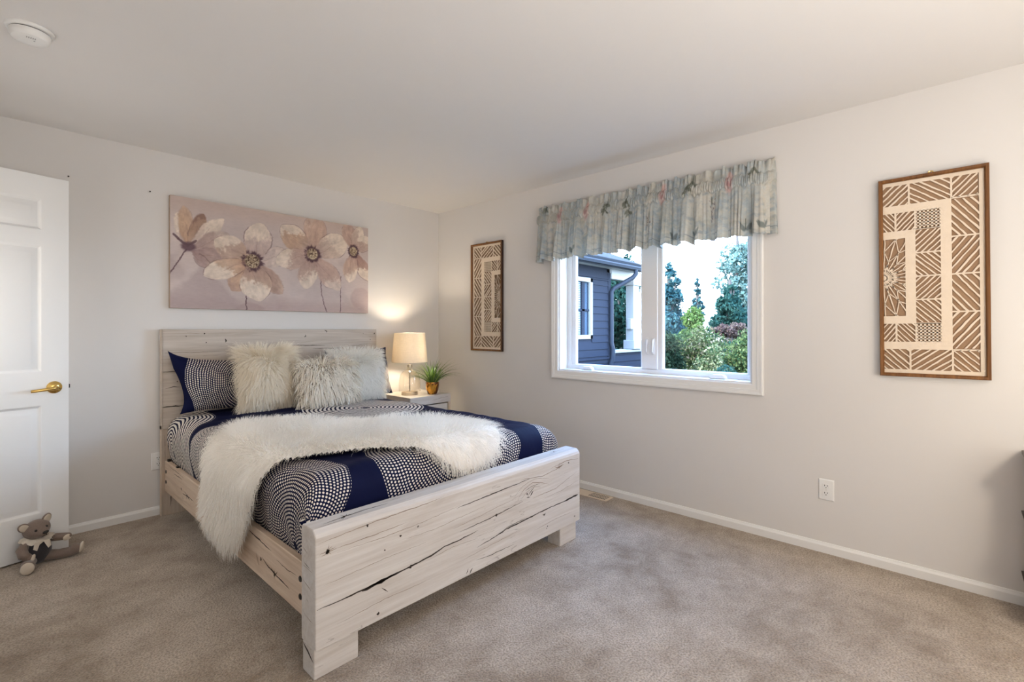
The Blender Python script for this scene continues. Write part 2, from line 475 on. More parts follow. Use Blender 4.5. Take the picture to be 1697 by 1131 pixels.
# outer vinyl frame with centre mullion
ring_frame(b, WY0 + .05, WY1 - .052, WZ0 + .046, WZ1 - .05, [(0, .10), (.04, .10), (.04, .148), (0, .148)])
b.box((.100, -2.362, WZ0 + .04), (.148, -2.236, WZ1 - .05), .003, 1)
wroot.part('frame', b, M_vinyl)
for nm, ya, yb in (('sash', -2.238, -1.605), ('sash', -2.975, -2.360)):
    b = B()
    d = .040
    z0, z1 = WZ0 + .046, WZ1 - .05
    ring_frame(b, ya + d * .25, yb - d, z0 + .006, z1 - d, [(0, .112), (.008, .108), (d, .108), (d, .140), (0, .140)])
    s_ = wroot.part(nm, b, M_vinyl)
    g = B(); g.box((.124, ya, z0), (.127, yb, z1)); wroot.part('glass_pane', g, M_glass, s_)
for yc in (-1.79, -2.80):   # folding crank handles on the sill of each sash
    b = B()
    P = [(-.052, 0), (.052, 0), (.046, .017), (.028, .026), (-.030, .026), (-.046, .016)]
    b.prism([(.085, yc + a, WZ0 + .014 + c) for a, c in P], (-.038, 0, 0))
    for v in b.bm.verts: pass
    h = wroot.part('crank_handle', b, M_vinyl)
    c = B(); c.box((.046, yc - .045, WZ0 + .009), (.090, yc + .045, WZ0 + .0145)); wroot.part('crank_base', c, M_dark, h)
for yc in (-2.283, -2.330):   # sash locks on the mullion
    b = B()
    b.box((.092, yc - .010, 1.06), (.100, yc + .010, 1.18), .004)
    b.tube([(.094, yc, 1.165), (.080, yc - .004, 1.15), (.076, yc - .004, 1.11), (.080, yc - .002, 1.08)], [.006, .006, .005, .004], 8)
    wroot.part('sash_lock', b, M_vinyl, smooth=40)

# ------------------------------------------------------------------ open door
DW, DH = .76, 2.075
Ed = Vector((-2.848, -.240, .008))           # free edge on the floor
dd = Vector((-cos(radians(13.56)), -sin(radians(13.56)), 0))   # from free edge to the hinge
dn = Vector((sin(radians(13.56)), -cos(radians(13.56)), 0))     # face seen by the camera
droot = Thing('door_1', None, None, Ed + dd * DW, kind='structure')
def DP(s, z, d): return Ed + dd * s + Vector((0, 0, z)) + dn * d
b = B()
rects = []
for s0, s1 in ((.113, .335), (.425, .647)):
    for z0, z1 in ((.229, .819), (1.0, 1.693), (1.777, 1.947)):
        rects.append((s0, s1, z0, z1))
ss = [0, .113, .335, .425, .647, DW]; zs = [0, .229, .819, 1.0, 1.693, 1.777, 1.947, DH]
prof = [(0, 0), (.004, -.0015), (.009, -.007), (.016, -.010), (.024, -.0085), (.044, -.002), (.047, -.0015)]
for side, off in ((1, 0.0), (-1, -.035)):
    for i in range(5):
        for j in range(7):
            r = (ss[i], ss[i + 1], zs[j], zs[j + 1])
            if r in rects:
                prev = None
                for ins, dep in prof:
                    cs = [DP(s, z, off + side * dep) for s, z in ((r[0] + ins, r[2] + ins), (r[1] - ins, r[2] + ins), (r[1] - ins, r[3] - ins), (r[0] + ins, r[3] - ins))]
                    if prev:
                        for k in range(4): b.quad(prev[k], prev[(k + 1) % 4], cs[(k + 1) % 4], cs[k])
                    prev = cs
                b.quad(*prev)
            else:
                b.quad(DP(r[0], r[2], off), DP(r[1], r[2], off), DP(r[1], r[3], off), DP(r[0], r[3], off))
b.quad(DP(0, 0, 0), DP(0, DH, 0), DP(0, DH, -.035), DP(0, 0, -.035)); b.quad(DP(DW, 0, 0), DP(DW, DH, 0), DP(DW, DH, -.035), DP(DW, 0, -.035))
b.quad(DP(0, DH, 0), DP(DW, DH, 0), DP(DW, DH, -.035), DP(0, DH, -.035)); b.quad(DP(0, 0, 0), DP(DW, 0, 0), DP(DW, 0, -.035), DP(0, 0, -.035))
bmesh.ops.remove_doubles(b.bm, verts=b.bm.verts, dist=1e-5)
leaf = droot.part('door_leaf', b, M_door, smooth=25)
Rd = Matrix((dd, Vector((0, 0, 1)), dn)).transposed()     # local (along, up, out)
def dlever(side):
    b = B()
    o = DP(.063, .912, 0 if side > 0 else -.035)
    Mx = Matrix((dd, Vector((0, 0, 1)) * 1, dn * side)).transposed()
    b.lathe([(0.0001, .016), (.012, .0155), (.020, .012), (.033, .006), (.034, .0), (0.0001, 0)], o, 36, M=Mx)
    rose = droot.part('door_handle', b, M_brass, leaf, smooth=40)
    b = B()
    b.tube([o + Mx @ Vector(p) for p in ((0, 0, .01), (0, 0, .035), (.004, 0, .046), (.02, -.002, .052), (.06, -.006, .052), (.098, -.010, .046), (.108, -.011, .043))],
           [.011, .010, .0105, .010, .0085, .0085, .007], 14)
    return b
lb = dlever(1); droot.part('lever', lb, M_brass, leaf, smooth=50)
b = B(); b.box((-.002, -.011, -.010), (.011, .011, .004), .002, 1, M=Matrix.Translation(DP(0, .912, -.0175)) @ Matrix((-dd, Vector((0, 0, 1)), dn)).transposed().to_4x4())
droot.part('latch_bolt', b, M_dark, leaf)

# ------------------------------------------------------------------ outlets, vent, nails, detector
def outlet(name, label, o, right, out, group='electrical outlets'):
    t = Thing(name, label, 'outlet', o, group=group)
    right, out = Vector(right), Vector(out); up = Vector((0, 0, 1))
    M4 = Matrix.Translation(Vector(o)) @ Matrix((right, up, out)).transposed().to_4x4()
    b = B()
    P = [(-.0375, -.058), (.0375, -.058), (.0375, .058), (-.0375, .058)]
    prev = None
    for ins, d in ((0, 0), (0, .002), (.005, .0055), (.008, .006)):
        cs = [M4 @ Vector((x - math.copysign(ins, x), y - math.copysign(ins, y), d)) for x, y in P]
        if prev:
            for k in range(4): b.quad(prev[k], prev[(k + 1) % 4], cs[(k + 1) % 4], cs[k])
        prev = cs
    b.quad(*prev)
    bmesh.ops.remove_doubles(b.bm, verts=b.bm.verts, dist=1e-6)
    pl = t.part('cover_plate', b, M_plastic, smooth=20)
    for yc in (.020, -.020):
        b = B()
        ring = []
        for k in range(40):
            a = 2 * pi * k / 40
            ring.append((max(-.0165, min(.0165, .0175 * cos(a))), yc + max(-.0125, min(.0125, .0175 * sin(a)))))
        b.prism([M4 @ Vector((x, y, .0055)) for x, y in ring], out * .003)
        for sx, h in ((-.0062, .0042), (.0062, .0035)):
            b.box((sx - .0015, yc + .0045 - h, .008), (sx + .0015, yc + .0045 + h, .0088), mat=1, M=M4)
        b.lathe([(.0001, .0089), (.0026, .0089), (.0026, .008)], (0, 0, 0), 12, mat=1, M=None)
        # move the ground hole
        vs = [v for v in b.bm.verts][-36:]
        for v in vs: v.co = M4 @ (v.co + Vector((0, yc - .0065, 0)))
        t.part('receptacle', b, [M_plastic, M_dark])
    b = B(); b.lathe([(.0001, .0072), (.002, .007), (.0022, .0055)], (0, 0, 0), 10)
    for v in b.bm.verts: v.co = M4 @ v.co
    t.part('screw', b, M_nickel)
outlet('electrical_outlet', 'white duplex outlet on the window wall below the right framed paper art', (0, -3.41, .350), (0, -1, 0), (-1, 0, 0))
outlet('electrical_outlet', 'white duplex outlet half hidden behind the headboard edge', (-2.385, 0, .358), (1, 0, 0), (0, -1, 0))

t = Thing('floor_vent', 'beige metal floor register in carpet at the window wall baseboard', 'vent', (-.092, -1.92, .0))
b = B()
y0, y1, x0, x1 = -2.085, -1.755, -.147, -.038
b.box((x0, y0, .0), (x1, y1, .006), .002, 1)
pl = t.part('face_plate', b, simple('vent_beige', (0.70, 0.58, 0.45), .45, vary=.02))
b = B(); b.box((x0 + .018, y0 + .022, .0062), (x1 - .018, y0 + .165, .0070)); t.part('grille_opening', b, M_dark)
b = B()
for k in range(11):
    yy = y0 + .027 + k * .0133
    b.box((x0 + .018, yy, .0066), (x1 - .018, yy + .004, .0082))
for xx in (-.105, -.082): b.box((xx - .002, y0 + .022, .0066), (xx + .002, y0 + .165, .0084))
t.part('louvres', b, MATS['vent_beige'])
for nm, loc, lab in (('wall_nail', (-2.83, 0, 2.164), 'tiny dark nail in the back wall just above the door corner'),
                     ('wall_nail', (-2.43, 0, 2.157), 'tiny dark nail in the back wall left of the flower canvas')):
    b = B(); b.lathe([(.0001, .012), (.0045, .012), (.0045, .010), (.0015, .009), (.0015, -.004)], (0, 0, 0), 10)
    for v in b.bm.verts: v.co = Vector((v.co.x, -v.co.z, v.co.y)) + Vector(loc)
    tag(obj(nm, b, M_bolt, smooth=40), lab, 'nail', 'nails in the back wall')

t = Thing('smoke_detector', 'round white smoke detector on the ceiling at the upper left', 'smoke detector', (-3.045, -1.222, HC))
c0 = (-3.045, -1.222, HC)
b = B(); b.lathe([(.0001, 0), (.073, 0), (.073, -.005), (.070, -.010), (.066, -.012), (.0001, -.012)], c0, 56)
t.part('mounting_plate', b, M_plastic, smooth=35)
b = B(); b.lathe([(.0585, -.012), (.0585, -.0165), (.0001, -.0165)], c0, 48); t.part('vent_slot', b, M_dark)
b = B(); b.lathe([(.0001, -.016), (.0625, -.016), (.0625, -.024), (.060, -.034), (.054, -.041), (.046, -.0435), (.030, -.0445), (.0001, -.0445)], c0, 56)
cv = t.part('cover', b, M_plastic, smooth=30)
b = B()
for k in range(5): b.box((-3.045 - .012 + k * .006, -1.222 - .035, HC - .0450), (-3.045 - .009 + k * .006, -1.222 - .022, HC - .0440))
b.lathe([(.0001, -.0452), (.003, -.0452), (.003, -.0435)], (-3.045 + .012, -1.222 - .008, HC), 10)
t.part('test_marks', b, simple('detector_grey', (0.35, 0.34, 0.33), .5, vary=.02), cv)

# ------------------------------------------------------------------ bed
t = Thing('bed', 'whitewashed oak plank bed with low thick footboard, against the back wall', 'bed', (-1.575, -1.15, 0))
X0, X1 = -2.38, -.765
def strip(b, pts, w, mat, nrm, plane):
    """tapered dark check: pts along a face, nrm the face normal"""
    nrm = Vector(nrm); pts = [Vector(p) for p in pts]
    # densify with a little jitter
    rnd = random.Random(int(abs(pts[0].x * 1000 + pts[0].z * 777)))
    q = []
    for a, c in zip(pts[:-1], pts[1:]):
        n = max(2, int((c - a).length / .02))
        tdir = (c - a).normalized(); sdir = nrm.cross(tdir)
        for k in range(n): q.append(a.lerp(c, k / n) + sdir * rnd.uniform(-.0016, .0016))
    q.append(pts[-1])
    L = []; R = []
    n = len(q)
    for i, p in enumerate(q):
        td = (q[min(i + 1, n - 1)] - q[max(i - 1, 0)]).normalized(); sd = nrm.cross(td)
        f = i / (n - 1); ww = w * (.8 if mat == 1 else .6) * (sin(pi * min(1, max(0, f))) ** .6 * .85 + .15) * rnd.uniform(.6, 1.1)
        L.append(b.bm.verts.new(p + sd * ww / 2 + nrm * .0006)); R.append(b.bm.verts.new(p - sd * ww / 2 + nrm * .0006))
    for i in range(n - 1):
        f = b.bm.faces.new((L[i], L[i + 1], R[i + 1], R[i])); f.material_index = mat
def blob(b, c, r, nrm, mat, seed=0):
    nrm = Vector(nrm); rnd = random.Random(seed)
    a = nrm.orthogonal().normalized(); e = nrm.cross(a)
    vs = [b.bm.verts.new(Vector(c) + nrm * .0007 + (a * cos(2 * pi * k / 9) + e * sin(2 * pi * k / 9)) * r * rnd.uniform(.5, 1.2)) for k in range(9)]
    f = b.bm.faces.new(vs); f.material_index = mat
def star(b, c, r, nrm, mat, seed, stretch=(1.6, 1), along=None):
    nrm = Vector(nrm); rnd = random.Random(seed)
    a = Vector(along) if along is not None else Vector((1, 0, 0)); e = nrm.cross(a)
    for k in range(9):
        an = rnd.uniform(0, 2 * pi); l = r * rnd.uniform(.4, 1.1)
        d = a * cos(an) * stretch[0] + e * sin(an) * stretch[1]
        strip(b, [Vector(c), Vector(c) + d * l * .5 + e * rnd.uniform(-.2, .2) * l, Vector(c) + d * l], r * .17, mat, nrm, 0)
    blob(b, c, r * .3, nrm, mat, seed)
# headboard: three wide planks on two set-back legs
hb = B()
zb = [.575, .722, .957, 1.243]
for k in range(3):
    hb.box((X0 + .006, -.068, zb[k] + .0012), (X1 - .003, -.022, zb[k + 1] - (.0012 if k < 2 else 0)), .0025, 1)
hb.box((X0, -.072, .575), (X0 + .006, -.020, 1.243), .001, 1, mat=3)
FN = (0, -1, 0)
for pts, w in (([(-2.372, -.068, .7235), (-2.30, -.068, .724), (-2.27, -.068, .7225)], .010),
               ([(-2.372, -.068, .958), (-2.28, -.068, .957), (-2.2, -.068, .956)], .0035),
               ([(-2.002, -.068, 1.176), (-1.994, -.068, 1.162), (-2.0, -.068, 1.148)], .012),
               ([(-1.93, -.068, 1.11), (-1.87, -.068, 1.112), (-1.78, -.068, 1.106)], .005),
               ([(-1.42, -.068, 1.20), (-1.415, -.068, 1.187), (-1.428, -.068, 1.18)], .009),
               ([(-1.26, -.068, 1.238), (-1.235, -.068, 1.225), (-1.242, -.068, 1.215)], .008),
               ([(-1.52, -.068, 1.118), (-1.38, -.068, 1.112), (-1.25, -.068, 1.108)], .006),
               ([(-1.36, -.068, 1.085), (-1.25, -.068, 1.08), (-1.12, -.068, 1.083)], .006),
               ([(-1.05, -.068, 1.10), (-.95, -.068, 1.105), (-.85, -.068, 1.112)], .003),
               ([(-2.36, -.068, 1.085), (-2.2, -.068, 1.083), (-2.02, -.068, 1.086)], .0025),
               ([(-2.36, -.068, .845), (-2.31, -.068, .855), (-2.27, -.068, .85)], .006)):
    strip(hb, pts, w, 1, FN, 0)
for i, (x, z, r) in enumerate(((-2.13, 1.213, .006), (-2.24, 1.195, .004), (-.79, 1.205, .007), (-.90, 1.206, .004), (-.83, 1.15, .005), (-2.12, 1.15, .004), (-2.29, .89, .004))):
    blob(hb, (x, -.068, z), r, FN, 1, i)
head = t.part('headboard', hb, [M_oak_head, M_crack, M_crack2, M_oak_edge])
for xa, xb in ((X0, X0 + .20), (X1 - .20, X1)):
    b = B(); b.box((xa + .004, -.062, 0), (xb - .004, -.030, .60), .002, 1)
    b.box((xa, -.070, 0), (xa + .006, -.022, .60), .001, 1, mat=1) if xa == X0 else None
    strip(b, [(xa + .05, -.062, .05), (xa + .06, -.062, .20)], .008, 2, FN, 0)
    t.part('headboard_leg', b, [M_oak_z, M_oak_edge, M_crack])
# footboard: one thick slab, upper edges chamfered
FZ0, FZ1, FY0, FY1 = .108, .530, -2.290, -2.178
b = B()
ch = .016
prof = [(FY0, FZ0), (FY1, FZ0), (FY1, FZ1 - .008), (FY1 - .010, FZ1), (FY0 + .022, FZ1), (FY0 + .006, FZ1 - .014), (FY0, FZ1 - .026)]
n_ = 1
b.prism([(X0 + .0, y, z) for y, z in prof], (X1 - X0, 0, 0))
es = [e for e in b.bm.edges if abs(e.verts[0].co.x - e.verts[1].co.x) < 1e-6]
bmesh.ops.bevel(b.bm, geom=es, offset=.003, segments=1, affect='EDGES')
F_ = FY0
for pts, w in (([(-2.375, .252), (-2.242, .252), (-2.115, .257), (-1.979, .263), (-1.874, .273), (-1.80, .287), (-1.705, .289), (-1.598, .298)], .0105),
               ([(-2.20, .250), (-2.115, .257), (-2.05, .261)], .020),
               ([(-1.711, .323), (-1.476, .334), (-1.279, .351)], .0055),
               ([(-1.73, .436), (-1.625, .440), (-1.484, .446), (-1.329, .450), (-1.211, .456)], .0065),
               ([(-1.605, .220), (-1.484, .230), (-1.408, .243), (-1.245, .250), (-1.103, .256), (-.907, .258), (-.790, .262)], .0085),
               ([(-1.48, .232), (-1.40, .250), (-1.30, .256), (-1.2, .250)], .004),
               ([(-.92, .256), (-.85, .260), (-.785, .262)], .018),
               ([(-1.612, .160), (-1.499, .152), (-1.345, .150)], .004),
               ([(-1.672, .118), (-1.659, .140)], .008), ([(-1.652, .112), (-1.632, .134)], .009), ([(-2.115, .230), (-2.086, .203)], .006),
               ([(-1.222, .362), (-1.196, .385)], .013), ([(-1.243, .366), (-1.185, .404)], .006), ([(-1.25, .361), (-1.222, .358)], .007),
               ([(-1.26, .40), (-1.20, .412), (-1.14, .410)], .004), ([(-1.12, .235), (-1.10, .228), (-1.09, .240)], .006)):
    strip(b, [(x, F_, z) for x, z in pts], w, 1, FN, 0)
for pts, w in (([(-2.37, .485), (-2.284, .490), (-2.161, .497), (-2.026, .500), (-1.897, .502), (-1.804, .508)], .005),
               ([(-2.317, .448), (-2.20, .446), (-2.0, .452)], .0045), ([(-2.30, .43), (-2.1, .425), (-1.9, .43), (-1.7, .445)], .003),
               ([(-2.0, .385), (-1.85, .38), (-1.7, .39), (-1.55, .40)], .003), ([(-2.35, .33), (-2.1, .34), (-1.9, .338)], .003),
               ([(-1.296, .463), (-1.2, .455), (-1.121, .445), (-.95, .46)], .005), ([(-1.32, .37), (-1.27, .41), (-1.2, .43), (-1.12, .41), (-1.06, .385)], .005),
               ([(-1.30, .36), (-1.25, .39), (-1.19, .405), (-1.13, .39)], .004), ([(-1.36, .38), (-1.28, .43), (-1.18, .445), (-1.06, .42)], .003),
               ([(-1.2, .345), (-1.0, .35), (-.8, .40)], .004), ([(-1.1, .32), (-.95, .325), (-.79, .345)], .003), ([(-1.05, .47), (-.9, .485), (-.78, .475)], .006),
               ([(-1.7, .19), (-1.5, .20), (-1.3, .21)], .003), ([(-2.3, .17), (-2.1, .18), (-1.9, .175)], .003), ([(-1.2, .17), (-1.0, .18), (-.85, .175)], .003),
               ([(-1.9, .26), (-1.75, .27), (-1.6, .262)], .003), ([(-1.75, .35), (-1.6, .36), (-1.45, .372), (-1.35, .38)], .003)):
    strip(b, [(x, F_, z) for x, z in pts], w, 2, FN, 0)
for i, (x, z, r) in enumerate(((-2.335, .446, .009), (-2.177, .492, .006), (-1.941, .418, .004), (-2.028, .406, .006), (-2.10, .372, .004), (-2.131, .136, .006), (-1.103, .232, .006), (-1.075, .160, .005), (-1.082, .150, .004),
                               (-.82, .143, .006), (-1.979, .263, .008), (-1.476, .334, .008), (-1.245, .380, .006), (-.88, .47, .006))):
    blob(b, (x, F_, z), r, FN, 1, i)
star(b, (-2.335, F_, .446), .022, FN, 2, 3); star(b, (-.97, F_, .462), .03, FN, 2, 7)
UP = (0, 0, 1)
star(b, (-2.24, -2.235, FZ1), .022, UP, 1, 5); strip(b, [(-2.33, -2.245, FZ1), (-2.24, -2.235, FZ1), (-2.15, -2.23, FZ1), (-2.05, -2.235, FZ1)], .008, 1, UP, 0)
strip(b, [(-2.37, -2.262, FZ1), (-2.28, -2.262, FZ1), (-2.2, -2.255, FZ1)], .005, 2, UP, 0); strip(b, [(-2.1, -2.21, FZ1), (-1.95, -2.215, FZ1)], .004, 2, UP, 0)
star(b, (-.93, -2.22, FZ1), .02, UP, 2, 9); strip(b, [(-1.0, -2.24, FZ1), (-.9, -2.225, FZ1), (-.82, -2.23, FZ1)], .004, 2, UP, 0)
SN = (-1, 0, 0)
for pts, w, m_ in (([(-2.19, .45), (-2.23, .435)], .006, 2), ([(-2.2, .395), (-2.25, .385)], .004, 1), ([(-2.19, .33), (-2.26, .31)], .005, 2), ([(-2.2, .21), (-2.27, .20)], .004, 2),
                   ([(-2.19, .385), (-2.27, .378)], .003, 2), ([(-2.22, .27), (-2.235, .262)], .006, 2)):
    strip(b, [(X0 - .0, y, z) for y, z in pts], w, m_, SN, 0)
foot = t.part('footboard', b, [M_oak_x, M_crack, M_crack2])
for xa, xb in ((X0 + .001, X0 + .172), (-.945, -.790)):
    b = B(); b.box((xa, -2.279, 0), (xb, -2.187, .109), .003, 1)
    if xa < -2:
        strip(b, [(xa, -2.19, .10), (xa, -2.23, .085), (xa, -2.275, .06)], .012, 1, SN, 0)
    t.part('foot_leg', b, [M_oak_x, M_crack])
# side rails
for xo, s in ((-2.360, 1), (-.790, -1)):
    b = B(); xi = xo + s * .028
    b.box((min(xo, xi), -2.178, .166), (max(xo, xi), -.062, .366), .003, 1)
    if s > 0:
        for pts, w in (([(-.298, .327), (-.418, .331), (-.496, .329)], .006), ([(-.496, .248), (-.606, .258), (-.728, .255)], .007), ([(-.54, .268), (-.659, .246)], .006),
                       ([(-1.596, .335), (-1.698, .330), (-1.793, .322), (-1.85, .32)], .008), ([(-1.75, .262), (-1.82, .243), (-1.90, .236), (-2.03, .225)], .009),
                       ([(-.18, .35), (-.35, .352), (-.52, .348)], .004), ([(-1.2, .29), (-1.4, .28), (-1.5, .285)], .004), ([(-1.9, .30), (-2.0, .295), (-2.1, .30)], .004),
                       ([(-1.68, .262), (-1.72, .21)], .004)):
            strip(b, [(xo, y, z) for y, z in pts], w, 1, SN, 0)
        star(b, (xo, -1.885, .236), .030, SN, 1, 4, (1.5, 1), (0, 1, 0)); star(b, (xo, -.60, .258), .028, SN, 1, 8, (1.6, .8), (0, 1, 0))
        blob(b, (xo, -1.737, .25), .010, SN, 1, 3); blob(b, (xo, -.469, .268), .008, SN, 1, 5)
    r = t.part('side_rail', b, [M_oak_y, M_crack])
    for y in (-.100, -2.125):
        for z in (.300, .233):
            c = B(); c.lathe([(.0001, .003), (.010, .003), (.012, 0), (.0001, 0)], (0, 0, 0), 18)
            for v in c.bm.verts: v.co = Vector((xo - s * v.co.z, y + v.co.x, z + v.co.y))
            t.part('bolt', c, M_bolt, r, smooth=40)
    if s > 0:   # metal brackets peeping over the rail
        c = B(); c.box((-2.352, -.115, .362), (-2.332, -.085, .380), .003, 1); t.part('bracket', c, M_bolt, r)
        c = B(); c.box((-2.352, -.33, .360), (-2.334, -.30, .374), .003, 1); t.part('bracket', c, M_bolt, r)

# mattress under the bedding
b = B(); b.box((-2.31, -2.13, .24), (-.84, -.085, .600), .05, 3)
tag(obj('mattress', b, simple('mattress_cloth', (0.7, 0.69, 0.66), .8, vary=.02), smooth=60), 'mattress in the oak bed under the navy comforter', 'mattress')

# ------------------------------------------------------------------ comforter
CX, CTOP = -1.575, .655
def roll(s, a, r):
    """arc length s from the middle -> (offset, drop, bending angle)"""
    s = np.asarray(s, dtype=float); sg = np.sign(s); q = np.abs(s)
    f = a - r; t_ = np.clip((q - f) / r, 0, pi / 2); e = np.maximum(0, q - f - r * pi / 2)
    return sg * (np.minimum(q, f) + r * np.sin(t_)), r * (1 - np.cos(t_)) + e
def cloth(u, v, a=.778, bfoot=2.15, ra=.10, rb=.10, lift=0.0):
    x, du = roll(u, a + lift, ra + lift)
    vv = np.asarray(v, dtype=float)
    y, dv = roll(vv, bfoot + lift, rb + lift)
    d = np.sqrt(du * du + dv * dv)
    crown = .022 * (1 - (x / a) ** 2)
    z = CTOP + lift + crown - d
    return np.stack([CX + x, -y, z], -1)
def smooth_noise(u, v, seed, fr):
    rs = np.random.RandomState(seed); tot = 0
    for k in range(6):
        a = rs.uniform(0, 2 * pi); f = fr * rs.uniform(.6, 1.6); p = rs.uniform(0, 2 * pi)
        tot = tot + np.sin((u * cos(a) + v * sin(a)) * f + p)
    return tot / 6
def cnormal(fn, u, v, e=.004):
    p1 = fn(u + e, v) - fn(u - e, v); p2 = fn(u, v + e) - fn(u, v - e)
    n = np.cross(p2, p1); n /= np.linalg.norm(n, axis=-1, keepdims=True) + 1e-9
    return n
nu, nv = 190, 210
U, V = np.meshgrid(np.linspace(-1.07, 1.07, nu), np.linspace(.085, 2.36, nv), indexing='ij')
P = cloth(U, V); Nn = cnormal(cloth, U, V)
amp = .0055 * smooth_noise(U, V, 3, 16) + .004 * smooth_noise(U, V, 5, 38)
side = np.clip((np.abs(U) - .72) / .2, 0, 1)
amp = amp + side * .007 * np.sin(V * 21 + 2 * np.sin(V * 4)) * np.clip((np.abs(U) - .72) / .35, 0, 1)
P = P + Nn * amp[..., None]
# tuck in behind the rails and the footboard
low = np.clip((.50 - P[..., 2]) / .16, 0, 1)
P[..., 0] = CX + (P[..., 0] - CX) * (1 - .040 * low)
P[..., 1] = np.maximum(P[..., 1], -2.168)
P[..., 2] = np.maximum(P[..., 2], .315)
comf = np_mesh('comforter', P.reshape(-1, 3), gridF(nu, nv)[:, ::-1], M_comforter, uv=np.stack([U.ravel(), V.ravel()], 1))
sm = comf.modifiers.new('thick', 'SOLIDIFY'); sm.thickness = .018; sm.offset = -1
tag(comf, 'navy comforter printed with circles of white dots, spread over the bed', 'comforter')

# ------------------------------------------------------------------ fur
def strands(P0, D0, N0, length, width, seed, seg=4, clump=None, clump_f=.5, grav=.0, bend=.35, facing=.30):
    """ribbons of fur; P0 roots, D0 lie direction, N0 surface normal"""
    rs = np.random.RandomState(seed); n = len(P0)
    L = length * rs.uniform(.65, 1.25, n)[:, None]
    d = D0 + rs.normal(0, .16, (n, 3)); d /= np.linalg.norm(d, axis=1, keepdims=True)
    pts = [P0]; cur = d.copy()
    for k in range(seg):
        pts.append(pts[-1] + cur * L / seg)
        cur = cur - N0 * bend / seg * 1.2 + np.array([0, 0, -grav / seg]) + rs.normal(0, .05, (n, 3))
        cur /= np.linalg.norm(cur, axis=1, keepdims=True)
    pts = np.stack(pts, 1)                      # n, seg+1, 3
    if clump is not None:
        idc = clump; k = idc.max() + 1
        cnt = np.bincount(idc, minlength=k)[:, None] + 1e-6
        tip = np.stack([np.bincount(idc, pts[:, -1, j], k) for j in range(3)], 1) / cnt
        f = (np.linspace(0, 1, seg + 1) ** 1.5)[None, :, None] * clump_f * rs.uniform(.3, 1.0, (n, 1, 1))
        pts = pts + (tip[idc][:, None, :] - pts[:, -1:, :]) * f
    t_ = np.gradient(pts, axis=1); t_ /= np.linalg.norm(t_, axis=2, keepdims=True) + 1e-9
    rv = rs.normal(0, 1, (n, 1, 3)) * facing + N0[:, None, :]
    sd = np.cross(rv, t_); sd /= np.linalg.norm(sd, axis=2, keepdims=True) + 1e-9
    w = (width * rs.uniform(.6, 1.3, n))[:, None, None] * np.linspace(1, .25, seg + 1)[None, :, None] * .5
    A = pts + sd * w; Bp = pts - sd * w
    Vv = np.stack([A, Bp], 2).reshape(n, -1, 3)
    m = (seg + 1) * 2
    base = (np.arange(n) * m)[:, None]
    q = []
    for k in range(seg): q.append(np.stack([base[:, 0] + 2 * k, base[:, 0] + 2 * k + 1, base[:, 0] + 2 * k + 3, base[:, 0] + 2 * k + 2], 1))
    return Vv.reshape(-1, 3), np.concatenate(q, 0)
def merge(parts):
    Vs, Fs, o = [], [], 0
    for V_, F_ in parts:
        Vs.append(V_); Fs.append(F_ + o); o += len(V_)
    return np.concatenate(Vs), np.concatenate(Fs)
def in_poly(u, v, poly):
    c = np.zeros(u.shape, bool); n = len(poly)
    for i in range(n):
        (x1, y1), (x2, y2) = poly[i], poly[(i + 1) % n]
        cond = ((y1 > v) != (y2 > v)) & (u < (x2 - x1) * (v - y1) / (y2 - y1 + 1e-12) + x1)
        c ^= cond
    return c
def poly_dist(u, v, poly):
    d = np.full(u.shape, 9.0); n = len(poly); gx = np.zeros(u.shape); gy = np.zeros(u.shape)
    for i in range(n):
        (x1, y1), (x2, y2) = poly[i], poly[(i + 1) % n]
        dx, dy = x2 - x1, y2 - y1
        t_ = np.clip(((u - x1) * dx + (v - y1) * dy) / (dx * dx + dy * dy), 0, 1)
        qx, qy = x1 + t_ * dx, y1 + t_ * dy
        dd_ = np.hypot(u - qx, v - qy); m = dd_ < d
        d = np.where(m, dd_, d); gx = np.where(m, qx - u, gx); gy = np.where(m, qy - v, gy)
    l = np.hypot(gx, gy) + 1e-6
    return d, gx / l, gy / l
def chaikin(poly, k=2):
    for _ in range(k):
        q = []
        for i in range(len(poly)):
            a, c = np.array(poly[i]), np.array(poly[(i + 1) % len(poly)])
            q += [tuple(a * .75 + c * .25), tuple(a * .25 + c * .75)]
        poly = q
    return poly
THROW = chaikin([(-1.19, 1.06), (-1.10, 1.06), (-.95, 1.08), (-.80, 1.05), (-.66, .97), (-.48, .98), (-.30, 1.14), (-.15, 1.35), (0.0, 1.50), (.15, 1.60), (.30, 1.73), (.37, 1.90),
                 (.33, 2.10), (.20, 2.24), (.02, 2.27), (-.12, 2.21), (-.22, 2.10), (-.33, 2.01), (-.44, 1.93), (-.58, 1.86), (-.72, 1.81), (-.88, 1.76), (-1.03, 1.68), (-1.14, 1.60), (-1.21, 1.50), (-1.24, 1.28)])
def throw_s(u, v): return cloth(u, v, .800, 2.150, .11, .10, .012)
nu, nv = 170, 130
U, V = np.meshgrid(np.linspace(-1.40, .40, nu), np.linspace(.93, 2.30, nv), indexing='ij')
ins = in_poly(U, V, THROW); ed, _, _ = poly_dist(U, V, THROW)
h = .032 * np.clip(ed / .09, 0, 1) ** .5 * ins + .006 * smooth_noise(U, V, 11, 18) * ins
P = throw_s(U, V) + cnormal(throw_s, U, V) * h[..., None]
F = gridF(nu, nv)[:, ::-1]
keep = ins.ravel()[F].all(1)
used, inv = np.unique(F[keep], return_inverse=True)
Vb, Fb = P.reshape(-1, 3)[used], inv.reshape(-1, 4)
rs = np.random.RandomState(4)
n = 54000
u, v = rs.uniform(-1.40, .40, n), rs.uniform(.95, 2.29, n)
ok = in_poly(u, v, THROW); u, v = u[ok], v[ok]
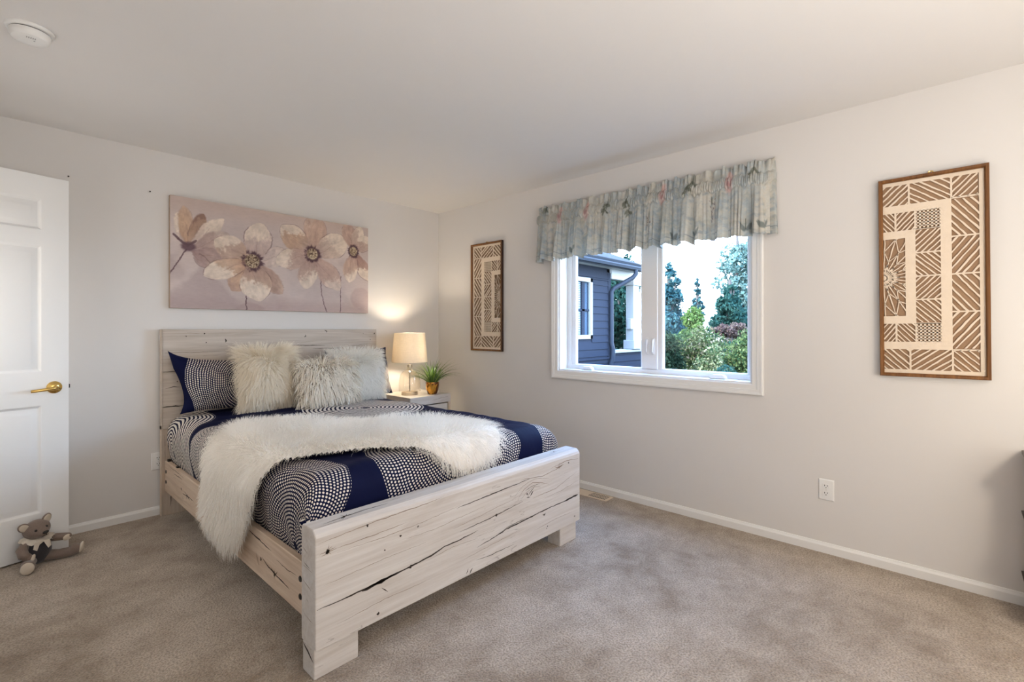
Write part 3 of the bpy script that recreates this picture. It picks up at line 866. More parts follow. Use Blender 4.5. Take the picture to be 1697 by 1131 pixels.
ed, gx, gy = poly_dist(u, v, THROW)
h = .032 * np.clip(ed / .09, 0, 1) ** .5 + .006 * smooth_noise(u, v, 11, 18)
p0 = throw_s(u, v); nn = cnormal(throw_s, u, v); p0 = p0 + nn * (h - .004)[:, None]
e = .004
tu = throw_s(u + e, v) - throw_s(u - e, v); tv = throw_s(u, v + e) - throw_s(u, v - e)
tu /= np.linalg.norm(tu, axis=1, keepdims=True) + 1e-9; tv /= np.linalg.norm(tv, axis=1, keepdims=True) + 1e-9
out_ = tu * gx[:, None] + tv * gy[:, None]
edge_w = np.clip(1 - ed / .22, .15, 1)[:, None]
g = np.array([0, 0, -1.0]); gt = g - nn * (nn @ g)[:, None]
swirl = np.stack([smooth_noise(u, v, 21, 14), smooth_noise(u, v, 22, 14)], 1)
fl = out_ * edge_w * .9 + gt * 1.1 + (tu * swirl[:, :1] + tv * swirl[:, 1:]) * .9 + tv * .25
D = nn * .62 + fl * .75
D /= np.linalg.norm(D, axis=1, keepdims=True)
clid = (np.floor((u + 1.5 + .012 * np.sin(v * 60)) / .022).astype(int) * 200 + np.floor((v + .012 * np.sin(u * 55)) / .022).astype(int))
_, clid = np.unique(clid, return_inverse=True)
Vs, Fs = strands(p0, D, nn, .060, .0030, 8, 4, clid, .65, .35, .45)
V_, F_ = merge([(Vb, Fb), (Vs, Fs)])
thr = np_mesh('fur_throw', V_, F_, [M_fur_throw, M_fur_base])
mi = np.zeros(len(F_), dtype=np.int32); mi[:len(Fb)] = 1; thr.data.polygons.foreach_set('material_index', mi)
tag(thr, 'long ivory faux fur throw draped across the bed and down its left side', 'throw blanket')

# ------------------------------------------------------------------ pillows
def pillow_pts(w, h, T, nu=44, nv=36, pinch=.07, pw=.5, wob=0, seed=0):
    u, v = np.meshgrid(np.linspace(-1, 1, nu), np.linspace(-1, 1, nv), indexing='ij')
    x = w / 2 * u * (1 - pinch * (1 - v * v)); z = h / 2 * v * (1 - pinch * (1 - u * u))
    th = T * np.maximum(0, (1 - u ** 2) * (1 - v ** 2)) ** pw
    if wob: th = th * (1 + wob * smooth_noise(u, v, seed, 4.5)) + .004 * smooth_noise(u, v, seed + 3, 11) * (1 - np.maximum(abs(u), abs(v)) ** 6)
    return u, v, x, z, th
def place(p, c, tilt, yaw, roll_=0):
    R = Matrix.Rotation(radians(yaw), 3, 'Z') @ Matrix.Rotation(radians(-tilt), 3, 'X') @ Matrix.Rotation(radians(roll_), 3, 'Y')
    return p @ np.array(R).T + np.array(c)
def pillow(name, label, w, h, T, c, tilt, yaw, mat, roll_=0, fur=None, pinch=.07, uvs=1.0, group=None, warp=None, cat='pillow'):
    u, v, x, z, th = pillow_pts(w, h, T, pinch=pinch, wob=.12, seed=int(abs(c[0]) * 100))
    nu_, nv_ = u.shape
    f = np.stack([x, -th, z], -1); bk = np.stack([x, th * .8, z], -1)
    if warp is not None: f = warp(f, u, v); bk = warp(bk, u, v)
    Vf = place(f.reshape(-1, 3), c, tilt, yaw, roll_); Vk = place(bk.reshape(-1, 3), c, tilt, yaw, roll_)
    Ff = gridF(nu_, nv_); Fk = Ff[:, ::-1] + nu_ * nv_
    uv = np.stack([x.ravel() * uvs, z.ravel() * uvs], 1)
    parts = [(Vf, Ff), (Vk, Fk - nu_ * nv_)]
    V_, F_ = merge(parts)
    UV = np.concatenate([uv, uv])
    if fur:
        rs = np.random.RandomState(fur.get('seed', 1)); n = fur['n']
        a, bb = rs.uniform(-1, 1, n), rs.uniform(-1, 1, n)
        back = rs.uniform(0, 1, n) < .12
        def surf(a, bb):
            xx = w / 2 * a * (1 - pinch * (1 - bb * bb)); zz = h / 2 * bb * (1 - pinch * (1 - a * a))
            tt = T * np.maximum(0, (1 - a ** 2) * (1 - bb ** 2)) ** .5
            return np.stack([xx, np.where(back, tt * .8, -tt), zz], -1)
        e = .01
        p0 = surf(a, bb)
        rad = np.stack([a ** 3 * 1.1 + a * .10, np.zeros(n), bb ** 3 * 1.1 + (bb - .55) * .16], 1)
        nn = np.stack([a * .55 + a ** 5, np.where(back, 1.0, -1.0) * (1.05 - .8 * np.maximum(abs(a), abs(bb)) ** 3), bb * .55 + bb ** 5], 1)
        nn /= np.linalg.norm(nn, axis=1, keepdims=True)
        sw = np.stack([smooth_noise(a, bb, 31, 7), np.zeros(n), smooth_noise(a, bb, 32, 7)], 1)
        D = nn * fur.get('up', .7) + rad * fur.get('rad', .8) + sw * .75 + np.array([0, 0, -fur.get('droop', .3)])
        D /= np.linalg.norm(D, axis=1, keepdims=True)
        cs = fur.get('cl', 26)
        cid = np.floor((a + 1 + .02 * np.sin(bb * 17)) * cs / 2).astype(int) * 100 + np.floor((bb + 1 + .02 * np.sin(a * 19)) * cs / 2 * h / w).astype(int) + 50 * back
        _, cid = np.unique(cid, return_inverse=True)
        Vs, Fs = strands(p0, D, nn, fur['len'], fur['wid'], 5, 4, cid, fur.get('cf', .5), fur.get('grav', .5), .4)
        Vs = place(Vs, c, tilt, yaw, roll_)
        UV = np.concatenate([UV, np.zeros((len(Vs), 2))])
        V_, F_ = merge([(V_, F_), (Vs, Fs)])
    nb = len(F_) if not fur else 2 * len(Ff)
    o = np_mesh(name, V_, F_, mat if not fur else [mat, fur.get('sub', M_fur_base)], uv=UV)
    if fur:
        mi = np.zeros(len(F_), dtype=np.int32); mi[:nb] = 1; o.data.polygons.foreach_set('material_index', mi)
    tag(o, label, cat, group)
    return o
def sham_warp(f, u, v):
    g = f.copy()
    l = np.clip(-u, 0, 1)
    g[..., 0] += .085 * l ** 1.5 * np.clip((.55 - v) / 1.5, 0, 1) * (1 - .35 * np.clip(-v - .6, 0, 1))
    g[..., 2] += .035 * l ** 6 * np.clip(v, 0, 1) ** 3
    g[..., 1] += .012 * np.sin(u * 5) * (1 - abs(v)) + .010 * np.sin(v * 4 + u * 3) * (1 - u * u); return g
pillow('patterned_pillow', 'navy pillow with white dot rings at the left end of the headboard', .72, .385, .085, (-2.01, -.165, .858), 9, 0, M_sham, roll_=3.0, pinch=.14, warp=sham_warp, group='navy dotted pillows')
pillow('patterned_pillow', 'navy dotted pillow peeping out behind the right fur cushion near the lamp', .58, .42, .085, (-.985, -.165, .855), 9, 0, M_sham2, roll_=-4, pinch=.08, warp=sham_warp, group='navy dotted pillows')
pillow('fur_cushion', 'square cream fur cushion standing beside the left dotted pillow', .40, .41, .09, (-1.805, -.335, .90), 12, 2, M_fur_cream, roll_=0, cat='cushion',
       fur=dict(n=13000, len=.078, wid=.0034, up=.60, rad=1.05, droop=.55, seed=2, cl=22, cf=.95), group='fluffy cushions')
pillow('fur_cushion', 'white fur cushion at the right, nearest the table lamp', .44, .37, .09, (-1.115, -.335, .872), 14, -3, M_fur_white, roll_=2, cat='cushion',
       fur=dict(n=13000, len=.075, wid=.0034, up=.60, rad=1.1, droop=.4, seed=3, cl=22, cf=.9), group='fluffy cushions')
pillow('shaggy_cushion', 'shaggy beige ribbon-yarn cushion in front, between the two fur cushions', .46, .31, .07, (-1.435, -.475, .853), 18, 0, M_yarn, roll_=0, cat='cushion',
       fur=dict(n=3000, len=.082, wid=.0062, up=.95, rad=.8, droop=.6, seed=6, cl=40, cf=.1, grav=1.5, sub=M_yarn_gap_shade), group='fluffy cushions')

# ------------------------------------------------------------------ nightstand, lamp, plant
NX0, NX1, NY0, NY1, NZ = -.700, -.250, -.492, -.022, .650
t = Thing('nightstand', 'whitewashed oak nightstand in the corner under the lamp and plant', 'nightstand', ((NX0 + NX1) / 2, (NY0 + NY1) / 2, 0))
b = B()
b.box((NX0, NY0, NZ - .075), (NX1, NY1, NZ), .003, 1)
strip(b, [(-.46, NY0, NZ - .045), (-.36, NY0, NZ - .03), (-.26, NY0, NZ - .022)], .003, 1, FN, 0); strip(b, [(-.40, NY0, NZ - .06), (-.26, NY0, NZ - .045)], .002, 1, FN, 0)
t.part('top', b, [M_oak_x, M_crack2])
b = B()
b.box((NX0 + .0, NY0 + .02, .05), (NX0 + .03, NY1, NZ - .075), .002, 1); b.box((NX1 - .03, NY0, .05), (NX1, NY1, NZ - .075), .002, 1)
b.box((NX0, NY0 + .02, .05), (NX1, NY1, .08)); b.box((NX0, NY1 - .01, .05), (NX1, NY1, NZ - .075))
t.part('carcass', b, M_oak_z)
for z0, z1 in ((.09, .325), (.335, .565)):
    b = B(); b.box((NX0 + .034, NY0 + .004, z0), (NX1 - .034, NY0 + .030, z1), .002, 1)
    b.box((NX0 + .05, NY0 + .03, z0 + .02), (NX1 - .05, NY1 - .03, z1 - .05))
    t.part('drawer', b, M_oak_x)
for x in (NX0 + .03, NX1 - .03):
    for y in (NY0 + .04, NY1 - .03):
        b = B(); b.box((x - .025, y - .025, 0), (x + .025, y + .025, .051), .002, 1); t.part('leg', b, M_oak_z)

LX, LY, LZ = -.560, -.285, NZ
t = Thing('table_lamp', 'lit table lamp with linen drum shade and clear glass cloche base', 'table lamp', (LX, LY, LZ))
lc = (LX, LY, LZ)
b = B(); b.lathe([(.0001, 0), (.071, 0), (.073, .003), (.073, .026), (.070, .029), (.0001, .030)], lc, 48); t.part('base', b, M_nickel, smooth=35)
b = B(); b.lathe([(.0001, .029), (.006, .029), (.006, .285), (.014, .288), (.014, .315), (.009, .318), (.009, .37), (.0001, .37)], lc, 20); t.part('pole', b, M_nickel, smooth=40)
b = B(); b.lathe([(.020, .262), (.020, .232), (.030, .224), (.060, .212), (.082, .185), (.092, .145), (.097, .10), (.099, .035), (.092, .030)], lc, 48)
t.part('glass_body', b, M_lampglass, smooth=60, label='clear amber-tinted glass cloche body')
b = B(); b.lathe([(.0001, .264), (.021, .264), (.021, .250), (.0235, .250), (.0235, .272), (.0001, .272)], lc, 24); t.part('neck_cap', b, M_nickel, smooth=40)
b = B(); b.lathe([(.160, .297), (.137, .560)], lc, 64)
b.lathe([(.1575, .297), (.1345, .560)], lc, 64)
sh = t.part('lamp_shade', b, M_shade, smooth=60)
b = B()
for k in range(3):
    a = 2 * pi * k / 3 + .4
    b.tube([(LX, LY, LZ + .365), (LX + .134 * cos(a), LY + .134 * sin(a), LZ + .545)], .0018, 6)
t.part('shade_spider', b, M_nickel, sh)
light('lamp_bulb', 'POINT', (LX, LY, LZ + .435), 11, (1.0, .85, .64), shadow_soft_size=.035)

PX, PY = -.395, -.405
t = Thing('potted_grass', 'small spiky green grass plant in a marbled gold pot on the nightstand', 'plant', (PX, PY, NZ))
def mk_gold():
    m, nt, out = new_mat('marbled_gold'); N = NT(nt)
    tc = N.n('ShaderNodeTexCoord').outputs['Object']
    f = N.noise(N.mapping(tc, (1, 1, .6)), 24, 3, .6, 1.2)
    c = N.ramp(f, [(.40, (0.72, 0.36, 0.05)), (.49, (0.62, 0.28, 0.03)), (.53, (0.10, 0.028, 0.008)), (.68, (0.18, 0.06, 0.015))])
    bsdf(N, out, c, .16, .55); return m
b = B(); b.lathe([(.0001, 0), (.036, 0), (.044, .008), (.054, .040), (.060, .075), (.0615, .105), (.060, .112), (.055, .112), (.053, .09), (.0001, .088)], (PX, PY, NZ), 40)
t.part('pot', b, mk_gold(), smooth=40)
b = B(); b.lathe([(.0001, .094), (.054, .090)], (PX, PY, NZ), 24); t.part('soil', b, simple('soil', (0.03, 0.02, 0.012), .95, vary=.3, vscale=60))
rnd = random.Random(5); b = B()
for k in range(170):
    a = rnd.uniform(0, 2 * pi); q = rnd.random() ** .7
    lean = .25 + 1.15 * q; L = rnd.uniform(.20, .33) * (1.0 if q > .35 else .82)
    if cos(a) < -.5: L = min(L, .235)
    p = Vector((PX + .03 * q * cos(a), PY + .03 * q * sin(a), NZ + .088)); th = lean * .55
    row = []; n = 6; wmax = rnd.uniform(.0026, .0050)
    for i in range(n + 1):
        s_ = i / n; w = wmax * (1 - s_ ** 1.6) + .0003
        side_ = Vector((-sin(a), cos(a), 0)); row.append((p - side_ * w, p + Vector((0, 0, -w * .5)), p + side_ * w))
        p = p + Vector((sin(th) * cos(a), sin(th) * sin(a), cos(th))) * (L / n); th += lean * .80 / n * (1 + s_)
        a += rnd.uniform(-.05, .05)
    b.grid([list(r) for r in row], mat=k % 3)
t.part('grass_blades', b, [simple('blade_green', (0.10, 0.20, 0.035), .5, vary=.3, vscale=20), simple('blade_light', (0.22, 0.34, 0.06), .5, vary=.3, vscale=20), simple('blade_dark', (0.05, 0.11, 0.03), .5, vary=.3, vscale=20)], smooth=60)

# ------------------------------------------------------------------ flower canvas
def vnoise(X, Z, f, seed, oct_=4):
    rs = np.random.RandomState(seed); out = np.zeros_like(X); amp = 1.0; tot = 0
    for o_ in range(oct_):
        g = rs.rand(64, 64); x = (X * f) % 63; z = (Z * f) % 63
        i = x.astype(int); j = z.astype(int); fx = x - i; fz = z - j
        fx = fx * fx * (3 - 2 * fx); fz = fz * fz * (3 - 2 * fz)
        out += amp * (g[i, j] * (1 - fx) * (1 - fz) + g[(i + 1) % 64, j] * fx * (1 - fz) + g[i, (j + 1) % 64] * (1 - fx) * fz + g[(i + 1) % 64, (j + 1) % 64] * fx * fz)
        tot += amp; amp *= .55; f *= 2.07
    return out / tot
def lin(c): c = np.asarray(c, float) / 255; return np.where(c <= .04045, c / 12.92, ((c + .055) / 1.055) ** 2.4)
CW, CHH = 1.49, .765
nx, nz = 560, 290
X, Z = np.meshgrid(np.linspace(0, CW, nx), np.linspace(0, CHH, nz), indexing='ij')
n1 = vnoise(X + 1, Z + 1, 4, 1); n2 = vnoise(X + 2, Z + 3, 14, 2); n3 = vnoise(X + 1, Z * 3 + 1, 40, 3)
wx = X + .022 * (vnoise(X, Z, 12, 7) - .5) + .010 * (n3 - .5); wz = Z + .022 * (vnoise(X, Z, 12, 8) - .5) + .010 * (n2 - .5)
S = np.zeros((nx, nz, 3))
def mixc(c, m):
    global S
    S = S * (1 - m[..., None]) + np.asarray(c, float) * m[..., None]
def sstep(a, b_, x):
    t_ = np.clip((x - a) / (b_ - a), 0, 1); return t_ * t_ * (3 - 2 * t_)
S[:] = (192, 180, 182)
mixc((204, 192, 193), sstep(.35, .75, n1)); mixc((172, 158, 160), .7 * sstep(.5, .75, vnoise(X + 5, Z + 2, 3, 12)) * (Z < .6))
mixc((188, 168, 160), .5 * sstep(.66, .82, Z + .12 * n1)); mixc((178, 160, 160), .7 * sstep(.10, 0, Z - .05 * n1))
mixc((170, 155, 158), .6 * sstep(.0, .07, .34 - 1.2 * abs(wx - .20) - wz * .9 + .12 * (n2 - .5)))
mixc((168, 150, 152), .6 * sstep(.01, -.01, np.hypot((wx - .50) / 1.6, wz + .02) - .07)); mixc((176, 158, 160), .6 * sstep(.01, -.01, np.hypot(wx - 1.42, wz - .13) - .10))
def petal(base, tip, w, c0, c1, c2, tipw=.35, edge=.8, shape=.62, alpha=.92, seed=0):
    """petal from base to tip; colour c0 at the base, c1 in the middle, c2 (light) towards the tip"""
    bx, bz = base; tx, tz = tip; dx, dz = tx - bx, tz - bz; L = sqrt(dx * dx + dz * dz); dx /= L; dz /= L
    w = w * 1.22
    s_ = ((wx - bx) * dx + (wz - bz) * dz) / L; q = -(wx - bx) * dz + (wz - bz) * dx
    prof_ = w * np.clip(np.sin(pi * np.clip(s_, 0.0, 1.0) ** (1 / (2 * (1 - shape)) if shape != .5 else 1.0)), 0, 1) ** .62
    prof_ = np.where((s_ > 0) & (s_ < 1), prof_, -.01)
    d = prof_ - np.abs(q)
    m = sstep(-.003, .012, d) * alpha
    nn_ = vnoise(X * 1.0 + seed, Z + seed * .7, 16, 20 + seed)
    colr = np.asarray(c0, float)[None, None] * (1 - sstep(.05, .55, s_))[..., None] + np.asarray(c1, float)[None, None] * sstep(.05, .55, s_)[..., None]
    nf = vnoise(X * 1.2 + seed, Z + 2, 55, 80 + seed)
    lt = .95 * sstep(1 - tipw - .02, 1 - tipw + .14, s_ + .40 * (nn_ - .5) + .30 * (nf - .5) + .35 * (q / max(w, 1e-3)) * (1 if seed % 2 else -1) * .6)
    colr = colr * (1 - lt[..., None]) + np.asarray(c2, float) * lt[..., None]
    nq = vnoise(X * 1.3 + seed * 1.7, Z * .9 + seed, 38, 60 + seed)
    ns_ = vnoise(s_ * .25 + 3 + seed, q * 2.2 + 8, 26, 90 + seed, 3)
    colr = colr * (1 + .16 * (nn_ - .5) + .14 * (nq - .5) + .22 * (ns_ - .5))[..., None]
    colr = colr * .74 + np.array((186, 168, 167)) * .26
    global S
    S = S * (1 - m[..., None]) + colr * m[..., None]
    rim = sstep(.0055, .001, np.abs(d - .002)) * (s_ > .25) * (s_ < 1.02) * sstep(.42, .62, vnoise(X + seed * 2, Z, 9, 40 + seed)) * edge
    mixc((104, 84, 88), rim * .55)
    vein = sstep(.0035, .0, np.abs(q + .01 * np.sin(s_ * 6))) * (s_ > .05) * (s_ < .6)
    mixc((140, 112, 108), vein * .35)
def stem(pts, w, c=(104, 84, 92)):
    for (x1, z1), (x2, z2) in zip(pts[:-1], pts[1:]):
        dx, dz = x2 - x1, z2 - z1; L2 = dx * dx + dz * dz
        t_ = np.clip(((wx - x1) * dx + (wz - z1) * dz) / L2, 0, 1)
        mixc(c, sstep(w, w * .4, np.hypot(wx - x1 - t_ * dx, wz - z1 - t_ * dz)) * .85)
MV, TN, BR, WH, GR = (178, 156, 152), (190, 160, 138), (150, 118, 98), (232, 222, 210), (196, 180, 178)
stem([(.092, .40), (.05, .31), (.0, .235)], .006); stem([(.475, .16), (.478, .08), (.474, 0)], .0055); stem([(1.046, .30), (1.06, .15), (1.095, 0)], .005); stem([(1.228, .31), (1.226, .15), (1.23, 0)], .0045)
# side-on flower, left
petal((.10, .43), (.045, .66), .045, MV, GR, WH, .5, .3, seed=1); petal((.10, .43), (.078, .705), .042, (185, 150, 126), (196, 164, 138), (200, 172, 150), .2, .3, seed=2)
petal((.11, .43), (.20, .665), .040, TN, (160, 128, 108), (124, 92, 80), .3, .8, seed=3); petal((.11, .42), (.325, .655), .045, GR, (214, 200, 192), WH, .6, .4, seed=4)
petal((.12, .41), (.36, .545), .05, (160, 138, 138), MV, (206, 190, 184), .3, .4, seed=5); petal((.12, .40), (.35, .36), .045, (142, 118, 122), (168, 144, 142), MV, .2, .4, seed=6)
petal((.12, .40), (.245, .29), .028, (140, 116, 120), (165, 142, 142), MV, .2, .7, seed=7)
mixc((98, 76, 88), .85 * sstep(.012, -.01, np.hypot((wx - .105) / 1.2, wz - .425) - .035 * (1 + .5 * (n2 - .5)))); stem([(.10, .44), (.05, .47), (.022, .50)], .011, (100, 80, 90)); stem([(.10, .43), (.15, .47)], .010, (104, 84, 92))
# big open flower
c2_ = (.517, .368)
petal(c2_, (.80, .455), .070, GR, (204, 190, 188), (224, 212, 206), .5, .4, seed=8); petal(c2_, (.745, .135), .062, (160, 134, 128), (176, 148, 136), (190, 164, 150), .2, .6, seed=9)
petal(c2_, (.265, .500), .080, TN, (184, 160, 148), WH, .42, .8, seed=10); petal(c2_, (.585, .665), .085, MV, (198, 182, 180), WH, .45, .9, seed=11)
petal(c2_, (.375, .135), .072, (184, 146, 122), (196, 162, 138), (186, 156, 140), .25, .6, seed=12); petal(c2_, (.195, .235), .062, (190, 152, 128), (204, 176, 154), WH, .5, .8, seed=13)
petal(c2_, (.570, .070), .100, (166, 138, 130), (188, 162, 148), WH, .48, .9, seed=14)
# third flower
c3_ = (.979, .475)
petal(c3_, (1.02, .80), .085, (176, 148, 136), (190, 162, 148), (202, 180, 168), .2, .4, seed=15); petal(c3_, (.725, .665), .080, MV, TN, WH, .35, .8, seed=16)
petal(c3_, (1.285, .625), .090, MV, (206, 190, 180), WH, .5, .9, seed=17); petal(c3_, (.690, .375), .075, (172, 146, 142), (190, 166, 158), WH, .4, .7, seed=18)
petal(c3_, (1.22, .195), .075, (176, 148, 142), (190, 164, 156), (222, 208, 198), .3, .6, seed=20); petal(c3_, (.915, .18), .068, (160, 132, 128), (184, 160, 152), WH, .42, .8, seed=19)
# fourth flower at the right edge
c4_ = (1.345, .54)
petal(c4_, (1.275, .79), .055, (170, 140, 130), (186, 158, 146), (198, 174, 160), .2, .7, seed=21); petal(c4_, (1.42, .77), .05, (176, 150, 142), (196, 176, 166), WH, .4, .6, seed=22)
petal(c4_, (1.53, .68), .06, (170, 146, 140), (190, 168, 160), WH, .5, .7, seed=23); petal(c4_, (1.52, .29), .055, (142, 108, 104), (170, 138, 128), WH, .4, .8, seed=24); petal(c4_, (1.30, .265), .062, (170, 142, 136), (190, 164, 152), WH, .35, .7, seed=25)
for (cx_, cz_), r_, sx_ in ((c2_, .070, 1.0), (c3_, .062, 1.0), (c4_, .054, .9)):
    an = np.arctan2(Z - cz_, X - cx_); rr = np.hypot((X - cx_) / sx_, Z - cz_)
    spike = r_ * (.85 + .75 * vnoise(an * 2.2 + 9, rr * 3 + 2, 3, int(cx_ * 100)))
    mixc((74, 54, 66), .88 * sstep(spike, spike * .72, rr) * sstep(.32, .52, vnoise(X, Z, 22, 77) + .10))
    mixc((160, 142, 122), sstep(r_ * .86, r_ * .62, rr)); mixc((204, 190, 168), sstep(r_ * .78, r_ * .6, rr) * sstep(.52, .62, vnoise(X, Z, 130, 5, 2))); mixc((88, 68, 62), sstep(r_ * .8, r_ * .6, rr) * sstep(.56, .66, vnoise(X + 3, Z + 1, 120, 6, 2)))
S = S * (1 + .05 * (n3 - .5))[..., None]
paint = lin(np.clip(S * np.array((1.0, .985, .955)), 0, 255)).reshape(-1, 3)
CX0, CZ0 = -2.325, 1.388
t = Thing('flower_canvas', 'wide unframed canvas of pale painted flowers above the headboard', 'painting', (CX0 + CW / 2, -.02, CZ0))
Vc = np.stack([CX0 + X, np.full_like(X, -.0385), CZ0 + Z], -1).reshape(-1, 3)
cf = t.npart('painted_front', Vc, gridF(nx, nz), M_canvas, paint=paint, smooth=False)
b = B(); b.box((CX0 - .0005, -.038, CZ0 - .0005), (CX0 + CW + .0005, -.001, CZ0 + CHH + .0005), .002, 1); t.part('stretcher_edge', b, M_canvas_edge)
b = B(); rnd = random.Random(3)
px_ = CX0 + 1.385
pts = [(px_ + .008 * k, -.0390, CZ0 + .045 + rnd.uniform(-.008, .010)) for k in range(11)]
b.tube(pts, .0009, 5); t.part('signature', b, simple('signature_paint', (0.55, 0.47, 0.43), .8, vary=.05))

# ------------------------------------------------------------------ framed cut-paper art
def clip_poly(poly, lo, hi):
    def cut(pl, ax, val, keep_less):
        out = []
        for i in range(len(pl)):
            a, c = pl[i], pl[(i + 1) % len(pl)]
            ia = (a[ax] <= val) if keep_less else (a[ax] >= val); ic = (c[ax] <= val) if keep_less else (c[ax] >= val)
            if ia: out.append(a)
            if ia != ic:
                f = (val - a[ax]) / (c[ax] - a[ax]); out.append((a[0] + (c[0] - a[0]) * f, a[1] + (c[1] - a[1]) * f))
        return out
    for ax in (0, 1):
        poly = cut(poly, ax, lo[ax], False)
        if len(poly) < 3: return []
        poly = cut(poly, ax, hi[ax], True)
        if len(poly) < 3: return []
    return poly
def framed_art(name, label, ycen, zcen, mirror, tilt, group):
    """designed for the right-hand art: s to the right 0..w, z up; mirrored for its partner"""
    w, h = .410, 1.006; fw = .017; dep = .030
    t = Thing(name, label, 'framed art', (0, ycen, zcen - h / 2), group=group)
    sg = -1 if mirror else 1
    Rt = Matrix.Rotation(radians(tilt), 3, 'X')
    def Q(s, z, d):   # s,z measured from the frame centre; d away from the wall
        p = Rt @ Vector((0, -sg * s, z)); return Vector((-d, ycen + p.y, zcen + p.z))
    rnd = random.Random(11 if mirror else 12)
    # frame
    b = B()
    prof = [(fw, 0.004), (fw, dep), (fw * .85, dep + .002), (fw * .3, dep + .001), (0, dep - .006), (0, 0.004)]
    cs = [(-1, -1), (1, -1), (1, 1), (-1, 1)]
    vv = []
    for sx, sz in cs: vv.append([b.bm.verts.new(Q(sx * (w / 2 - fw + o_), sz * (h / 2 - fw + o_), d)) for o_, d in prof])
    for i in range(4):
        for j in range(len(prof)):
            f = b.bm.faces.new((vv[i][j], vv[(i + 1) % 4][j], vv[(i + 1) % 4][(j + 1) % len(prof)], vv[i][(j + 1) % len(prof)]))
            f.material_index = 1 if j == 0 else 0
    t.part('frame', b, [M_frame, M_frame_dark])
    b = B(); a0 = Q(-w / 2 + fw * .6, -h / 2 + fw * .6, .0045); 
    b.prism([Q(-w / 2 + fw * .6, -h / 2 + fw * .6, .0045), Q(w / 2 - fw * .6, -h / 2 + fw * .6, .0045), Q(w / 2 - fw * .6, h / 2 - fw * .6, .0045), Q(-w / 2 + fw * .6, h / 2 - fw * .6, .0045)], (-.003, 0, 0))
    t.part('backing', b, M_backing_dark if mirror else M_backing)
    # paper lattice, in s from the left inner edge and z from the centre
    iw = w - 2 * fw; ih = h - 2 * fw
    b = B(); D0 = .0125
    def S2(s, z): return Q(s - iw / 2, z, D0)
    def poly2(pl):
        if len(pl) >= 3:
            try: b.prism([S2(*p) for p in pl], (-.0015, 0, 0))
            except ValueError: pass
    def rect(s0, s1, z0, z1): poly2([(s0, z0), (s1, z0), (s1, z1), (s0, z1)])
    def wavy(p, q, w0):
        dx, dz = q[0] - p[0], q[1] - p[1]; L = sqrt(dx * dx + dz * dz); nxx, nz_ = -dz / L, dx / L
        n = max(2, int(L / .02)); up, dn_ = [], []
        for k in range(n + 1):
            f = k / n; ww = w0 / 2 * rnd.uniform(.75, 1.25)
            off = rnd.uniform(-.0010, .0010)
            x, z = p[0] + dx * f + nxx * off, p[1] + dz * f + nz_ * off
            up.append((x + nxx * ww, z + nz_ * ww)); dn_.append((x - nxx * ww, z - nz_ * ww))
        return up, dn_
    def strip_cell(s0, s1, z0, z1, direction, pitch=.0215, wid=.0060):
        wid = wid * (1.6 if mirror else 1.0); pitch = pitch * (1.22 if mirror else 1.0)
        # direction +1 = rising to the right
        W_, H_ = s1 - s0, z1 - z0
        ang = atan2(H_, W_) * .55 + radians(45) * .45
        dx, dz = cos(ang), sin(ang) * direction
        nx_, nz_ = -dz, dx
        R_ = abs(W_ * nx_) + abs(H_ * nz_); n = int(R_ / pitch) + 2
        cx_, cz_ = (s0 + s1) / 2, (z0 + z1) / 2; Lh = W_ + H_
        for k in range(-n, n + 1):
            o_ = (k + rnd.uniform(-.12, .12)) * pitch; fan = rnd.uniform(-.03, .03)
            p = (cx_ + nx_ * o_ - dx * Lh, cz_ + nz_ * o_ - dz * Lh + fan * .3); q = (cx_ + nx_ * o_ + dx * Lh, cz_ + nz_ * o_ + dz * Lh - fan * .3)
            up, dn_ = wavy(p, q, wid * rnd.uniform(.85, 1.2))
            for i in range(len(up) - 1):
                poly2(clip_poly([up[i], up[i + 1], dn_[i + 1], dn_[i]], (s0, z0), (s1, z1)))
    def grid_cell(s0, s1, z0, z1):
        nx_, nz_ = 6, 6; gw = .0075
        for k in range(nx_ + 1):
            s_ = s0 + (s1 - s0) * k / nx_; rect(max(s0, s_ - gw / 2), min(s1, s_ + gw / 2), z0, z1)
        for k in range(nz_ + 1):
            z_ = z0 + (z1 - z0) * k / nz_; rect(s0, s1, max(z0, z_ - gw * .4), min(z1, z_ + gw * .4))
    cA0, cA1 = .0, .088          # starburst columns
    b1, c2a, c2b, b2, c3a, c3b = .128, .128, .222, .262, .262, .358
    zt = [.468, .366, .328, .236, .197]   # top band, white band, second row, white band, starburst top (mirrored below)
    rect(0, iw, zt[0], ih / 2); rect(0, iw, -ih / 2, -zt[0]); rect(c3b, iw, -zt[0], zt[0])
    sw = .0075
    for sgn in (1, -1):
        z0, z1 = sorted((sgn * zt[1], sgn * zt[0]))
        for (s0, s1, d_) in ((0, .104, 1), (.104, .262, -1), (.262, c3b, 1)):
            strip_cell(s0 + sw / 2 * (s0 > 0), s1 - sw / 2, z0, z1, d_ * sgn)
            if s1 < c3b: rect(s1 - sw / 2, s1 + sw / 2, z0, z1)
        rect(c3a, c3b, *sorted((sgn * (zt[1] - sw / 2), sgn * (zt[1] + sw / 2))))
        rect(0, c3a, *sorted((sgn * zt[2], sgn * zt[1])))
        z0, z1 = sorted((sgn * zt[3], sgn * zt[2]))
        strip_cell(0, .046, z0, z1, -1 * sgn, .0165, .0050); rect(.046, .054, z0, z1); strip_cell(.054, c2a - .004, z0, z1, 1 * sgn, .0165, .0050)
        rect(c2a - .004, c2a + .003, z0, z1); grid_cell(c2a + .003, c2b, z0, z1)
        rect(0, c2a, *sorted((sgn * zt[4], sgn * zt[3])))
        rect(c2a, c2b, *sorted((sgn * (zt[3] - .003), sgn * (zt[3] + .003))))
